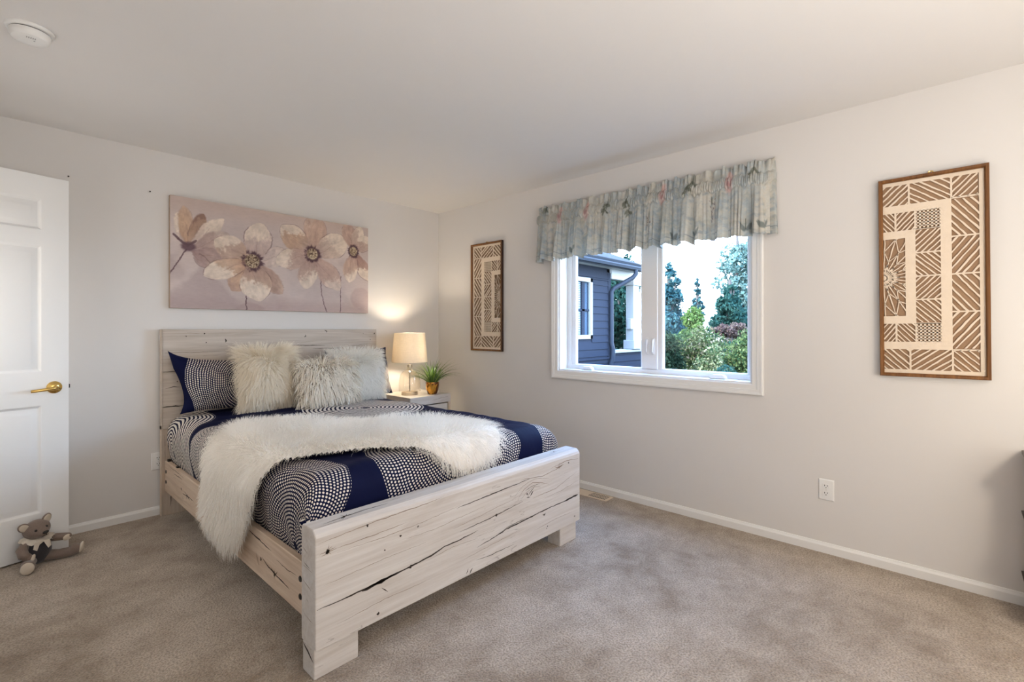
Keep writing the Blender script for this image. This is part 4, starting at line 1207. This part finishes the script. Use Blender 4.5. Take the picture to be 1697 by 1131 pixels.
    rect(cA1, c2a, -zt[4], zt[4]); rect(c2b, c3a, -zt[2], zt[2])
    for k, d_ in enumerate((1, -1, 1, -1)):
        zz = [.233, .117, 0, -.117, -.233]; strip_cell(c2a, c2b, zz[k + 1] + .003, zz[k] - .003, d_, .0180, .0054)
        if k: rect(c2a, c2b, zz[k] - .0035, zz[k] + .0035)
    zz = [.362, .181, 0, -.181, -.362]
    for k, d_ in enumerate((-1, 1, -1, 1)):
        strip_cell(c3a, c3b, zz[k + 1] + .003, zz[k] - .003, d_, .0235, .0066)
        if k: rect(c3a, c3b, zz[k] - .0035, zz[k] + .0035)
    # half starburst: rays from the edge midpoint plus lens-like crossings
    for k in range(15):
        a = radians(-88 + 176 * k / 14); L = .30
        for da, l0 in ((0, 0),):
            up, dn_ = wavy((.013 * cos(a), .013 * sin(a)), (L * cos(a), L * sin(a)), .0044)
            for i in range(len(up) - 1): poly2(clip_poly([up[i], up[i + 1], dn_[i + 1], dn_[i]], (0, -zt[4]), (cA1, zt[4])))
    poly2([(0, -.016)] + [(.016 * cos(radians(q_)), .016 * sin(radians(q_))) for q_ in range(-80, 81, 20)] + [(0, .016)])
    for ring in range(1, 5):
        for k in range(14):
            a0 = radians(-88 + 176 * k / 14); a1 = radians(-88 + 176 * (k + 1) / 14); r0 = .035 * ring ** 1.25; r1 = r0 + .032 * ring ** .6
            ra, rb_ = (r0, r1) if (k + ring) % 2 else (r1, r0)
            up, dn_ = wavy((ra * cos(a0), ra * sin(a0)), (rb_ * cos(a1), rb_ * sin(a1)), .0038)
            for i in range(len(up) - 1): poly2(clip_poly([up[i], up[i + 1], dn_[i + 1], dn_[i]], (0, -zt[4]), (cA1, zt[4])))
    t.part('cut_paper', b, M_paper)
    b = B(); b.prism([Q(-iw / 2 - .004, -ih / 2 - .004, .0225), Q(iw / 2 + .004, -ih / 2 - .004, .0225), Q(iw / 2 + .004, ih / 2 + .004, .0225), Q(-iw / 2 - .004, ih / 2 + .004, .0225)], (-.002, 0, 0))
    t.part('glass', b, M_picglass)
    b = B(); b.tube([Q(-.012, h / 2 - .001, .012), Q(-.006, h / 2 + .010, .012), Q(.006, h / 2 + .010, .012), Q(.012, h / 2 - .001, .012)], .003, 8)
    t.part('hanger', b, M_brass, smooth=40)
framed_art('framed_paper_art', 'walnut framed cut paper lattice left of the window, half starburst at its right', -.728, 1.545, True, 0.0, 'framed cut-paper pair')
framed_art('framed_paper_art', 'walnut framed cut paper lattice right of the window, half starburst at its left', -3.853, 1.508, False, -.45, 'framed cut-paper pair')

# ------------------------------------------------------------------ valance
nw, nt_ = 1000, 72
wv = np.linspace(0, 1, nw); tv_ = np.linspace(0, 1, nt_)      # t: 0 top .. 1 bottom
Wg, Tg = np.meshgrid(wv, tv_, indexing='ij')
path = np.array([(0.0, -1.392), (-.070, -1.396), (-.088, -1.412), (-.090, -1.45), (-.090, -3.06), (-.086, -3.098), (-.060, -3.128), (-.004, -3.158)])
seg = np.r_[0, np.cumsum(np.hypot(*np.diff(path, axis=0).T))]; Ltot = seg[-1]
px = np.interp(wv * Ltot, seg, path[:, 0]); py = np.interp(wv * Ltot, seg, path[:, 1])
tg = np.stack([np.gradient(px), np.gradient(py)], 1); tg /= np.linalg.norm(tg, axis=1, keepdims=True)
no = np.stack([tg[:, 1], -tg[:, 0]], 1)
rs = np.random.RandomState(9)
s_m = wv * Ltot
def fold1(s, wl_, seed):
    r = np.random.RandomState(seed); ph = np.cumsum(r.uniform(.6, 1.4, 400)); ph = np.interp(s / wl_, np.arange(400), ph); return np.sin(ph * 2 * pi)
sk = .60 * fold1(s_m, .112, 1) + .30 * fold1(s_m, .058, 2) + .16 * fold1(s_m, .024, 12); pk = fold1(s_m, .0125, 3); fr_ = .6 * fold1(s_m, .055, 4) + .4 * fold1(s_m, .028, 5)
inpk = np.exp(-((Tg - .235) / .085) ** 4)
skA = np.clip((Tg - .30) / .7, 0, 1) ** .7; frA = np.clip((.16 - Tg) / .16, 0, 1)
off = .031 * skA * sk[:, None] * (1 + .4 * skA) + .0036 * pk[:, None] * inpk + .018 * frA * fr_[:, None] + .014 * inpk + .014 * skA - .012 * np.exp(-((Tg - .315) / .018) ** 2) - .012 * np.exp(-((Tg - .155) / .016) ** 2)
endf = np.clip(np.minimum(wv, 1 - wv) / .012, 0, 1)[:, None]; off = off * (.25 + .75 * endf)
ZT = 2.243 + .010 * fold1(s_m, .10, 8) + .006 * fold1(s_m, .04, 6); ZB = 1.800 + .008 * fold1(s_m, .12, 7) + .006 * sk
Zg = ZT[:, None] * (1 - Tg) + ZB[:, None] * Tg
lean_ = .62 + .38 * np.clip(Tg / .32, 0, 1)
Xg = np.minimum(px[:, None] * lean_ + no[:, 0][:, None] * off, -.002); Yg = py[:, None] + no[:, 1][:, None] * off + (.004 * skA * fold1(s_m, .06, 14)[:, None])
# printed cloth
SS = s_m[:, None] + 0 * Tg
S = np.zeros(Tg.shape + (3,)); X, Z = SS, Tg * .45
wx, wz = X, Z
S[:] = (188, 192, 190)
st = vnoise(SS * 1.0 + 3, Tg * .05 + 1, 13, 51, 2); mixc((168, 177, 181), .8 * sstep(.50, .68, st)); mixc((206, 203, 195), .85 * sstep(.48, .34, st))
mixc((144, 158, 168), .5 * sstep(.52, .70, vnoise(SS, Tg * .6, 34, 52)) * (Tg > .3)); mixc((168, 166, 154), .35 * sstep(.5, .7, vnoise(SS + 2, Tg * .5, 20, 53)))
mixc((208, 200, 186), .45 * sstep(.52, .66, vnoise(SS + 5, Tg * .6 + 3, 60, 54)))
mixc((196, 196, 190), .5 * sstep(.012, .0, np.abs(Tg - .80 - .03 * np.sin(SS * 9)) - .003) * sstep(.45, .55, vnoise(SS, Tg * 0, 6, 55)))
mixc((110, 122, 132), .5 * (np.abs(Tg - .9) < .012) * sstep(.5, .6, vnoise(SS + 3, Tg * 0, 9, 56)))
def ell(cx_, cz_, rx, rz, ang=0):
    ca, sa = cos(ang), sin(ang); dx, dz = X - cx_, Z - cz_
    return sstep(1.15, .8, np.hypot((dx * ca + dz * sa) / rx, (-dx * sa + dz * ca) / rz) + .35 * (vnoise(X, Z, 120, 57, 2) - .5))
for y_ in (.31, .56, 1.17, 1.60):         # pink tassel-like blossoms over the pocket
    mixc((204, 180, 176), .7 * ell(y_, .10, .026, .075)); mixc((182, 138, 136), .6 * ell(y_ - .008, .075, .005, .034, .2)); mixc((182, 138, 136), .6 * ell(y_ + .009, .080, .005, .030, -.2)); mixc((168, 124, 124), .65 * ell(y_, .115, .013, .015)); mixc((212, 186, 178), .8 * ell(y_, .05, .014, .022)); mixc((196, 160, 156), .5 * ell(y_, .15, .010, .016))
for y_, z_ in ((.72, .12), (.90, .10), (1.34, .09), (1.735, .05), (.15, .02), (.74, .08), (1.37, .05), (.92, .16)):     # dark leaves and bows
    for q_ in (.7, 2.3): mixc((112, 116, 104), .75 * ell(y_ + .019 * cos(q_), z_ + .021 * sin(q_), .024, .0105, q_))
    mixc((100, 104, 94), .75 * ell(y_, z_, .0035, .05)); mixc((116, 120, 108), .7 * ell(y_ - .012, z_ + .04, .006, .018, .5))
for y_, z_ in ((1.08, .27), (1.50, .24)):          # hanging wisteria
    for k in range(26):
        yy, zz_ = y_ + rs.uniform(-.022, .022) * (1 - k / 34), z_ - .05 + k * .0055; mixc((112, 106, 108), .75 * ell(yy, zz_, .0045, .0035)); mixc((208, 198, 188), .7 * ell(yy + .005, zz_ + .002, .004, .003))
    mixc((92, 98, 88), .8 * ell(y_, z_ - .05, .004, .03))
for y_ in (1.25, 1.40, 1.70, 1.79, .45): 
    mixc((112, 122, 120), .75 * ell(y_ - .013, .39, .009, .030, -.4)); mixc((118, 126, 126), .75 * ell(y_ + .014, .39, .009, .027, .4)); mixc((100, 104, 96), .7 * ell(y_, .37, .0025, .035))
S = S * (1 + .06 * (vnoise(SS, Tg, 90, 59, 2) - .5))[..., None]
va = np_mesh('valance_curtain', np.stack([Xg, Yg, Zg], -1).reshape(-1, 3), gridF(nw, nt_), M_valance, paint=lin(np.clip(S * 1.06, 0, 255)).reshape(-1, 3))
sm = va.modifiers.new('thick', 'SOLIDIFY'); sm.thickness = .0015
tag(va, 'gathered floral valance in grey blue and cream over the window', 'valance')

# ------------------------------------------------------------------ teddy bear leaning on the door
def mk_fuzzy(name, col, vary=.25):
    m, nt, out = new_mat(name); N = NT(nt); tc = N.n('ShaderNodeTexCoord').outputs['Object']
    f = N.noise(tc, 260, 2, .7); c = N.mix(f, tuple(x * (1 - vary) for x in col), tuple(x * (1 + vary) for x in col))
    bsdf(N, out, c, .95, 0, N.bump(f, .6, .003), .1, Sheen_Weight=.3); return m
M_bear = mk_fuzzy('bear_tweed', (0.20, 0.150, 0.122)); M_belly = mk_fuzzy('bear_knit', (0.045, 0.042, 0.048)); M_pad = mk_fuzzy('bear_pad', (0.60, 0.52, 0.42), .08); M_lace = mk_fuzzy('bear_lace', (0.62, 0.55, 0.46), .12)
BL = Ed + dd * .155 + dn * .085
t = Thing('teddy_bear', 'small brown tweed teddy bear with lace collar, sitting against the open door', 'teddy bear', (BL.x, BL.y, 0), radians(13.56), local=True)
# local frame: faces -y, sits at the origin
b = B(); b.ball((0, .006, .072), (.056, .056, .074), sub=4); body = t.part('torso', b, M_belly, smooth=180, label='dark charcoal knitted belly')
HM = Matrix.Rotation(radians(9), 3, 'Z') @ Matrix.Rotation(radians(-11), 3, 'Y') @ Matrix.Rotation(radians(-3), 3, 'X'); hc = Vector((-.004, .006, .182))
b = B(); vs = b.ball(hc, (.056, .050, .048), HM, sub=4)
for v in vs:      # draw out the muzzle
    q = HM.transposed() @ (v.co - hc)
    k = math.exp(-((q.x / .026) ** 2 + ((q.z + .014) / .022) ** 2)) * max(0, -q.y / .05)
    q.y -= .028 * k; q.z -= .006 * k; v.co = hc + HM @ q
head_ = t.part('head', b, M_bear, smooth=180)
for sx in (-1, 1):
    b = B(); ec = hc + HM @ Vector((sx * .048, -.006, .034)); Me = HM @ Matrix.Rotation(radians(sx * 38), 3, 'Y') @ Matrix.Rotation(radians(sx * 14), 3, 'Z')
    b.ball(ec, (.023, .008, .028), Me, sub=3); ear = t.part('ear', b, M_bear, head_, smooth=180)
    b = B(); b.ball(ec + Me @ Vector((0, -.005, 0)), (.018, .005, .023), Me, sub=3); t.part('inner_ear', b, M_pad, ear, smooth=180)
    b = B(); b.ball(hc + HM @ Vector((sx * .022, -.046, .008)), .0066, sub=2); t.part('eye', b, M_dark, head_, smooth=180)
b = B(); b.ball(hc + HM @ Vector((0, -.079, -.009)), (.014, .007, .0085), HM, sub=2); b.tube([hc + HM @ Vector(p) for p in ((0, -.081, -.012), (0, -.078, -.026))], .0020, 6)
b.tube([hc + HM @ Vector(p) for p in ((-.014, -.064, -.029), (0, -.0735, -.026), (.014, -.064, -.029))], .0014, 6); t.part('nose', b, M_dark, head_, smooth=180)
def limb(nm, pts, rad, pad_c, pad_r, pad_M):
    b = B(); b.tube(pts, rad, 16); b.ball(pts[-1], rad[-1], sub=3); b.ball(pts[0], rad[0], sub=3)
    l_ = t.part(nm, b, M_bear, smooth=180)
    b = B(); b.ball(pad_c, pad_r, pad_M, sub=3); t.part('paw_pad', b, M_pad, l_, smooth=180)
limb('arm', [(-.048, 0, .118), (-.068, -.020, .098), (-.068, -.044, .075), (-.052, -.060, .062)], [.020, .024, .023, .018], (-.040, -.070, .060), (.012, .007, .019), Matrix.Rotation(radians(40), 3, 'Z') @ Matrix.Rotation(radians(35), 3, 'Y'))
limb('arm', [(.045, 0, .118), (.072, -.016, .116), (.098, -.026, .112), (.112, -.030, .110)], [.019, .020, .019, .018], (.106, -.044, .108), (.021, .006, .016), Matrix.Rotation(radians(14), 3, 'Z'))
limb('leg', [(-.030, -.010, .034), (-.052, -.050, .030), (-.066, -.092, .030), (-.070, -.104, .032)], [.028, .027, .028, .030], (-.078, -.128, .034), (.027, .009, .030), Matrix.Rotation(radians(-18), 3, 'Z'))
limb('leg', [(.030, -.010, .034), (.070, -.034, .028), (.118, -.052, .028), (.134, -.056, .036)], [.028, .025, .025, .029], (.158, -.068, .040), (.010, .022, .031), Matrix.Rotation(radians(-24), 3, 'Z') @ Matrix.Rotation(radians(14), 3, 'Y'))
b = B(); P = []
for i in range(72):
    a = 2 * pi * i / 72; ruf = 1 + .10 * sin(a * 13) ; row = []
    for r_, z_ in ((.030, .150), (.044, .147), (.056, .140), (.064 * ruf, .130 + .006 * sin(a * 13 + 1))):
        row.append((r_ * cos(a) * 1.05, .010 + r_ * sin(a), z_ - .010 * (sin(a) < -.5)))
    P.append(row)
b.grid(P, closed_u=True); col_ = t.part('lace_collar', b, M_lace, smooth=180)
for sx in (-1, 1):
    b = B(); b.prism([(sx * .004, -.052, .132), (sx * .030, -.056, .130), (sx * .036, -.058, .098), (sx * .022, -.062, .088)], (0, -.002, 0)); t.part('collar_tie', b, M_lace, col_)

# ------------------------------------------------------------------ chest at the right edge of the view
t = Thing('side_chest', 'tan side chest with dark moulded ledges, cut by the right edge', 'chest', (-.145, -4.42, 0))
M_chest = mk_wood('chest_tan', 2, (0.42, 0.27, 0.17), (0.30, 0.18, 0.11), (0.50, 0.34, 0.22), seed=21.0)
M_ledge = simple('ledge_dark', (0.045, 0.030, 0.022), .4, vary=.2)
b = B(); b.box((-.262, -4.72, .055), (-.02, -4.178, .685), .004, 1); t.part('body', b, M_chest)
for k, z in enumerate((.150, .420, .690)):
    b = B(); prof = [(0, -.022), (.010, -.020), (.014, -.008), (.020, -.004), (.022, .010), (0, .012)]
    cs = [(-.262, -4.72, -1, -1), (-.02, -4.72, 0, -1), (-.02, -4.178, 0, 1), (-.262, -4.178, -1, 1)]
    vv = [[b.bm.verts.new((x + sx * o_, y + sy * o_, z + dz)) for o_, dz in prof] for x, y, sx, sy in cs]
    for i in range(4):
        for j in range(len(prof) - 1): b.bm.faces.new((vv[i][j], vv[(i + 1) % 4][j], vv[(i + 1) % 4][j + 1], vv[i][j + 1]))
    b.bm.faces.new([vv[i][-1] for i in range(4)]); b.bm.faces.new([vv[3 - i][0] for i in range(4)])
    t.part('ledge', b, M_ledge)
for x, y in ((-.246, -4.183), (-.04, -4.183), (-.246, -4.70), (-.04, -4.70)):
    b = B(); b.box((x - .016, y - .016, 0), (x + .016, y + .016, .06), .004, 1); t.part('foot', b, M_ledge)

# ------------------------------------------------------------------ outdoors: the house wing, hedge and trees
GZ = -.55
def mk_ground():
    m, nt, out = new_mat('garden_ground'); N = NT(nt); tc = N.n('ShaderNodeTexCoord').outputs['Object']
    c = N.ramp(N.noise(tc, 1.2, 5, .6), [(.4, (0.02, 0.035, 0.015)), (.6, (0.06, 0.05, 0.03))]); bsdf(N, out, c, .95); return m
b = B(); b.box((.6, -40, GZ - .2), (70, 45, GZ)); structure('ground', b, mk_ground())
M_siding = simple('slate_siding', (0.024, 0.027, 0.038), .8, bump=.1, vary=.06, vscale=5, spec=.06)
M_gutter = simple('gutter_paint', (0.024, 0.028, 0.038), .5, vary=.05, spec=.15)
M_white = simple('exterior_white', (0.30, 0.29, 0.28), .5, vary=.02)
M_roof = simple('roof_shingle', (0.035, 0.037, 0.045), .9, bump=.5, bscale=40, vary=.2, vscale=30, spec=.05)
HY = 1.70; XC = 6.15
t = Thing('house_wing', 'slate blue lap-sided house wing seen through the left window sash', 'house', (4.0, HY, GZ))
def lap(b, x0, x1, y, z0, z1, step=.152, skip=None):
    z = z0
    while z < z1 - .01:
        zt_ = min(z + step, z1)
        segs = [(x0, x1)]
        if skip and zt_ > skip[2] and z < skip[3]: segs = [(x0, skip[0]), (skip[1], x1)]
        for a, c in segs:
            b.prism([(a, y, z), (a, y - .022, z), (a, y - .006, zt_ + .012), (a, y, zt_ + .012)], (c - a, 0, 0))
        z = zt_
b = B(); wx0, wx1, wz0, wz1 = 4.05, 5.42, 1.045, 2.31
lap(b, .9, XC, HY, GZ, 2.48, skip=(wx0, wx1, wz0, wz1))
b.box((.9, HY, GZ), (wx0, HY + .12, 2.6)); b.box((wx1, HY, GZ), (XC, HY + .12, 2.6)); b.box((wx0, HY, GZ), (wx1, HY + .12, wz0)); b.box((wx0, HY, wz1), (wx1, HY + .12, 2.6))
b.box((XC - .12, HY, GZ), (XC, HY + 5, 2.6)); b.box((XC - .10, HY - .026, GZ), (XC + .004, HY, 2.48))
b.box((.9, HY - .045, .60), (XC, HY, .64)); b.box((.9, HY - .03, 2.30), (XC, HY - .001, 2.33))
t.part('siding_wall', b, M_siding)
b = B(); ft = .085
for lo, hi in (((wx0, wz0), (wx0 + ft, wz1)), ((wx1 - ft, wz0), (wx1, wz1)), ((wx0, wz0), (wx1, wz0 + ft)), ((wx0, wz1 - ft), (wx1, wz1))):
    b.box((lo[0], HY - .035, lo[1]), (hi[0], HY + .02, hi[1]), .003, 1)
wf = t.part('window_trim', b, M_white)
b = B(); b.box((wx0 + ft, HY + .04, wz0 + ft), (wx1 - ft, HY + .05, wz1 - ft)); t.part('window_pane', b, simple('dark_pane', (0.05, 0.08, 0.12), .08, vary=.05, spec=.8), wf)
b = B()
for k in range(30): b.box((wx0 + ft, HY + .02, wz0 + .10 + k * .036), (wx1 - .38, HY + .032, wz0 + .118 + k * .036))
t.part('window_blind', b, simple('blind_grey', (0.30, 0.36, 0.42), .6, vary=.05), wf)
b = B(); b.box((wx0 + ft, HY + .0, 1.62), (wx1 - ft, HY + .025, 1.66)); b.box((wx1 - ft - .26, HY - .0, wz0 + ft), (wx1 - ft - .16, HY + .03, wz1 - ft)); t.part('window_sash', b, MATS['slate_siding'], wf)
b = B()
GY = 1.26; gz = 2.565
prof = [(GY + .12, gz + .005), (GY + .02, gz), (GY, gz + .05), (GY + .008, gz + .075), (GY - .014, gz + .12), (GY - .014, gz + .135), (GY + .12, gz + .135)]
b.prism([(.9, y, z) for y, z in prof], (7.12 - .9, 0, 0)); b.box((.9, GY + .12, gz - .015), (7.12, GY + .15, gz + .15))
t.part('gutter', b, M_gutter)
b = B(); b.prism([(.8, GY + .05, gz + .13), (.8, 5.2, gz + 1.75), (.8, 5.2, gz + 1.65), (.8, GY + .05, gz + .10)], (6.32, 0, 0)); t.part('roof', b, M_roof)
b = B(); b.box((.9, GY + .13, 2.575), (7.12, HY + 5, 2.60)); b.box((XC - .01, HY - .06, 2.36), (7.60, HY + .10, 2.575)); t.part('porch_soffit', b, M_white)
b = B(); zz_ = [(6.60, GY + .05, gz + .01), (6.60, GY + .05, gz - .09), (6.56, GY + .10, gz - .17), (6.16, HY - .10, gz - .42), (6.10, HY - .07, gz - .50), (6.10, HY - .07, .95), (6.12, HY - .10, .80), (6.10, HY - .10, .60), (6.07, HY - .07, .50), (6.07, HY - .07, GZ)]
b.tube(zz_, .050, 8); t.part('downspout', b, M_gutter, smooth=50)
b = B(); b.box((7.10, HY - .06, .78), (7.38, HY + .14, 2.40), .006, 1); b.box((7.05, HY - .10, .78), (7.43, HY + .18, .99), .006, 1); b.box((7.03, HY - .10, 2.28), (7.50, HY + .18, 2.45), .006, 1); b.box((7.00, HY - .05, 1.25), (7.11, HY + .05, 1.50), .01, 1)
t.part('porch_column', b, M_white)
b = B(); lap(b, XC, 7.56, HY, GZ, .72); b.box((XC, HY, GZ), (7.56, HY + .12, .72)); t.part('porch_half_wall', b, M_siding)
b = B(); b.box((XC, HY - .06, .715), (7.60, HY + .18, .775), .006, 1); t.part('porch_rail', b, M_white)

def mk_leaf(name, cols):
    m, nt, out = new_mat(name); N = NT(nt); g = N.n('ShaderNodeNewGeometry'); tc = N.n('ShaderNodeTexCoord').outputs['Object']
    c = N.ramp(g.outputs['Random Per Island'], [(i / max(1, len(cols) - 1), c_) for i, c_ in enumerate(cols)])
    d = N.n('ShaderNodeBsdfDiffuse'); tr = N.n('ShaderNodeBsdfTranslucent'); N.l(c, d.inputs[0]); N.l(c, tr.inputs[0])
    mx = N.n('ShaderNodeMixShader'); mx.inputs[0].default_value = .35; N.l(d.outputs[0], mx.inputs[1]); N.l(tr.outputs[0], mx.inputs[2]); N.l(mx.outputs[0], out.inputs[0]); return m
M_bark = simple('bark', (0.07, 0.055, 0.045), .9, bump=.6, bscale=30, vary=.3)
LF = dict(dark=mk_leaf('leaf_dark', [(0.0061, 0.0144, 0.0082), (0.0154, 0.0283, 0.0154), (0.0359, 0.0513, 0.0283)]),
          conifer=mk_leaf('leaf_conifer_haze', [(0.0163, 0.0492, 0.0574), (0.0342, 0.0847, 0.0902), (0.0684, 0.1368, 0.1231)]),  # distance haze put into the leaf colours as a bluish lift
          pale=mk_leaf('leaf_pale', [(0.0616, 0.1163, 0.1026), (0.1163, 0.1778, 0.1505), (0.1915, 0.2462, 0.2052)]),
          bright=mk_leaf('leaf_bright', [(0.0406, 0.0813, 0.0174), (0.0754, 0.1218, 0.0290), (0.1161, 0.1625, 0.0523)]),
          mixed=mk_leaf('leaf_mixed', [(0.0214, 0.0429, 0.0142), (0.0571, 0.0786, 0.0286), (0.1142, 0.1286, 0.0571), (0.1571, 0.1286, 0.0858)]),
          cream=mk_leaf('leaf_cream', [(0.0294, 0.0588, 0.0245), (0.0979, 0.1175, 0.0490), (0.2547, 0.2448, 0.1370)]),
          sunny=mk_leaf('leaf_sunny', [(0.0228, 0.0530, 0.0228), (0.0683, 0.0986, 0.0342), (0.1518, 0.1746, 0.0683)]),
          red=mk_leaf('leaf_red', [(0.0504, 0.0352, 0.0322), (0.1008, 0.0604, 0.0554), (0.1612, 0.1210, 0.0856)]),
          blue=mk_leaf('leaf_blue', [(0.0095, 0.0356, 0.0317), (0.0238, 0.0594, 0.0475), (0.0396, 0.0871, 0.0634)]),
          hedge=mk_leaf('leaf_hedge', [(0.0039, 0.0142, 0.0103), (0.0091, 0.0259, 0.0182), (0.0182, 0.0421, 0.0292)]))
def leaves(centers, radii, n, size, seed, flat=1.0):
    rs = np.random.RandomState(seed); k = len(centers); C_ = np.asarray(centers, float); R_ = np.asarray(radii, float)
    wgt = R_ ** 2; idx = rs.choice(k, n, p=wgt / wgt.sum())
    d = rs.normal(0, 1, (n, 3)); d /= np.linalg.norm(d, axis=1, keepdims=True)
    r = R_[idx] * (1 - .45 * rs.rand(n) ** 2) * rs.uniform(.85, 1.12, n)
    p = C_[idx] + d * r[:, None] * np.array([1, 1, flat])
    nr = d + rs.normal(0, .7, (n, 3)); nr /= np.linalg.norm(nr, axis=1, keepdims=True)
    a = np.cross(nr, rs.normal(0, 1, (n, 3))); a /= np.linalg.norm(a, axis=1, keepdims=True); e_ = np.cross(nr, a)
    s_ = size * rs.uniform(.6, 1.4, n)[:, None]
    V_ = np.stack([p - a * s_, p + e_ * s_ * .5, p + a * s_, p - e_ * s_ * .5], 1).reshape(-1, 3)
    F_ = np.arange(n * 4).reshape(n, 4); return V_, F_
def plant(name, label, cat, base, mat, centers, radii, n, size, seed, trunk_r, trunk_top, group, flat=1.0):
    t = Thing(name, label, cat, base, group=group)
    V_, F_ = leaves(centers, radii, n, size, seed, flat); t.npart('foliage', V_, F_, mat, smooth=False)
    b = B(); bx, by, bz = base; rnd = random.Random(seed)
    b.tube([(bx, by, bz), (bx + .1 * trunk_r, by, bz + (trunk_top - bz) * .5), (bx, by, trunk_top)], [trunk_r, trunk_r * .75, trunk_r * .3], 10)
    for k in range(6):
        c_ = centers[rnd.randrange(len(centers))]; z0 = bz + (trunk_top - bz) * rnd.uniform(.25, .8)
        b.tube([(bx, by, z0), tuple((np.array((bx, by, z0)) + np.array(c_)) / 2 + np.array((0, 0, .03))), tuple(c_)], [trunk_r * .45, trunk_r * .3, trunk_r * .12], 6)
    t.part('trunk', b, M_bark, smooth=60)
def cone_lobes(base, h, r, n, seed, start=.12, power=1.0):
    rs = np.random.RandomState(seed); C_, R_ = [], []
    for k in range(n):
        f = rs.rand() ** .8; z = h * (start + (1 - start) * f); rr = r * (1 - f) ** power
        a = rs.uniform(0, 2 * pi); q = rr * sqrt(rs.rand()) * .85
        C_.append((base[0] + q * cos(a), base[1] + q * sin(a), base[2] + z)); R_.append(max(r * .10, rr * .38))
    return C_, R_
def round_lobes(base, h, rx, rz, n, seed, lobe=.35):
    rs = np.random.RandomState(seed); C_, R_ = [], []
    for k in range(n):
        d = rs.normal(0, 1, 3); d /= np.linalg.norm(d); q = rs.rand() ** .4 * (1 - lobe * .8)
        C_.append((base[0] + d[0] * rx * q, base[1] + d[1] * rx * q, base[2] + h + d[2] * rz * q)); R_.append(min(rx, rz) * lobe * rs.uniform(.7, 1.25))
    return C_, R_
GT, GH = 'trees behind the garden', 'shrubs of the hedge'
# trees far behind
def spot(x, y): return (x, y, GZ)
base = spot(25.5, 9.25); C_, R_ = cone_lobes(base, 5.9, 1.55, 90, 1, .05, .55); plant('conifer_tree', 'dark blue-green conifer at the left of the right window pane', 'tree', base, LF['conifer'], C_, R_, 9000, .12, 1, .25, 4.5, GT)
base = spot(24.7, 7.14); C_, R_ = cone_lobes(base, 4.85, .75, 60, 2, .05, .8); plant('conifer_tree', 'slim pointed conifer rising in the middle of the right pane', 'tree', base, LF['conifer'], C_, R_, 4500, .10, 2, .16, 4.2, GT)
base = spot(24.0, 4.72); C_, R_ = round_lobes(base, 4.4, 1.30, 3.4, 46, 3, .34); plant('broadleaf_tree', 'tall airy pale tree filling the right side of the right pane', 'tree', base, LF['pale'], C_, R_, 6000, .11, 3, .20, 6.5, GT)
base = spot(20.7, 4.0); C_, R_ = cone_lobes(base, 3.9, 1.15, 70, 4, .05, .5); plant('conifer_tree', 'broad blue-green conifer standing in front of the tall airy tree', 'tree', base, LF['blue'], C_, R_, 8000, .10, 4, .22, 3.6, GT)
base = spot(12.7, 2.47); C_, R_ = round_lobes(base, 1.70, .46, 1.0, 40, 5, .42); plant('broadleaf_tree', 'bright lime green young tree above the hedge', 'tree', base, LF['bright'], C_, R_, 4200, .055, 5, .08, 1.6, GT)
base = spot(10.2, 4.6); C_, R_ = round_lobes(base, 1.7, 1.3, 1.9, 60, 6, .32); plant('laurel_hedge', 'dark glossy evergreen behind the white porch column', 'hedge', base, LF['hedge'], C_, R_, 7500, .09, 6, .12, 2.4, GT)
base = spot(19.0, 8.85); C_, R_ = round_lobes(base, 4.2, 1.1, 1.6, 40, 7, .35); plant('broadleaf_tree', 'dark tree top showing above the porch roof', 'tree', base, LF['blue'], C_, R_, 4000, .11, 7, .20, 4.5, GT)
# hedge and shrubs
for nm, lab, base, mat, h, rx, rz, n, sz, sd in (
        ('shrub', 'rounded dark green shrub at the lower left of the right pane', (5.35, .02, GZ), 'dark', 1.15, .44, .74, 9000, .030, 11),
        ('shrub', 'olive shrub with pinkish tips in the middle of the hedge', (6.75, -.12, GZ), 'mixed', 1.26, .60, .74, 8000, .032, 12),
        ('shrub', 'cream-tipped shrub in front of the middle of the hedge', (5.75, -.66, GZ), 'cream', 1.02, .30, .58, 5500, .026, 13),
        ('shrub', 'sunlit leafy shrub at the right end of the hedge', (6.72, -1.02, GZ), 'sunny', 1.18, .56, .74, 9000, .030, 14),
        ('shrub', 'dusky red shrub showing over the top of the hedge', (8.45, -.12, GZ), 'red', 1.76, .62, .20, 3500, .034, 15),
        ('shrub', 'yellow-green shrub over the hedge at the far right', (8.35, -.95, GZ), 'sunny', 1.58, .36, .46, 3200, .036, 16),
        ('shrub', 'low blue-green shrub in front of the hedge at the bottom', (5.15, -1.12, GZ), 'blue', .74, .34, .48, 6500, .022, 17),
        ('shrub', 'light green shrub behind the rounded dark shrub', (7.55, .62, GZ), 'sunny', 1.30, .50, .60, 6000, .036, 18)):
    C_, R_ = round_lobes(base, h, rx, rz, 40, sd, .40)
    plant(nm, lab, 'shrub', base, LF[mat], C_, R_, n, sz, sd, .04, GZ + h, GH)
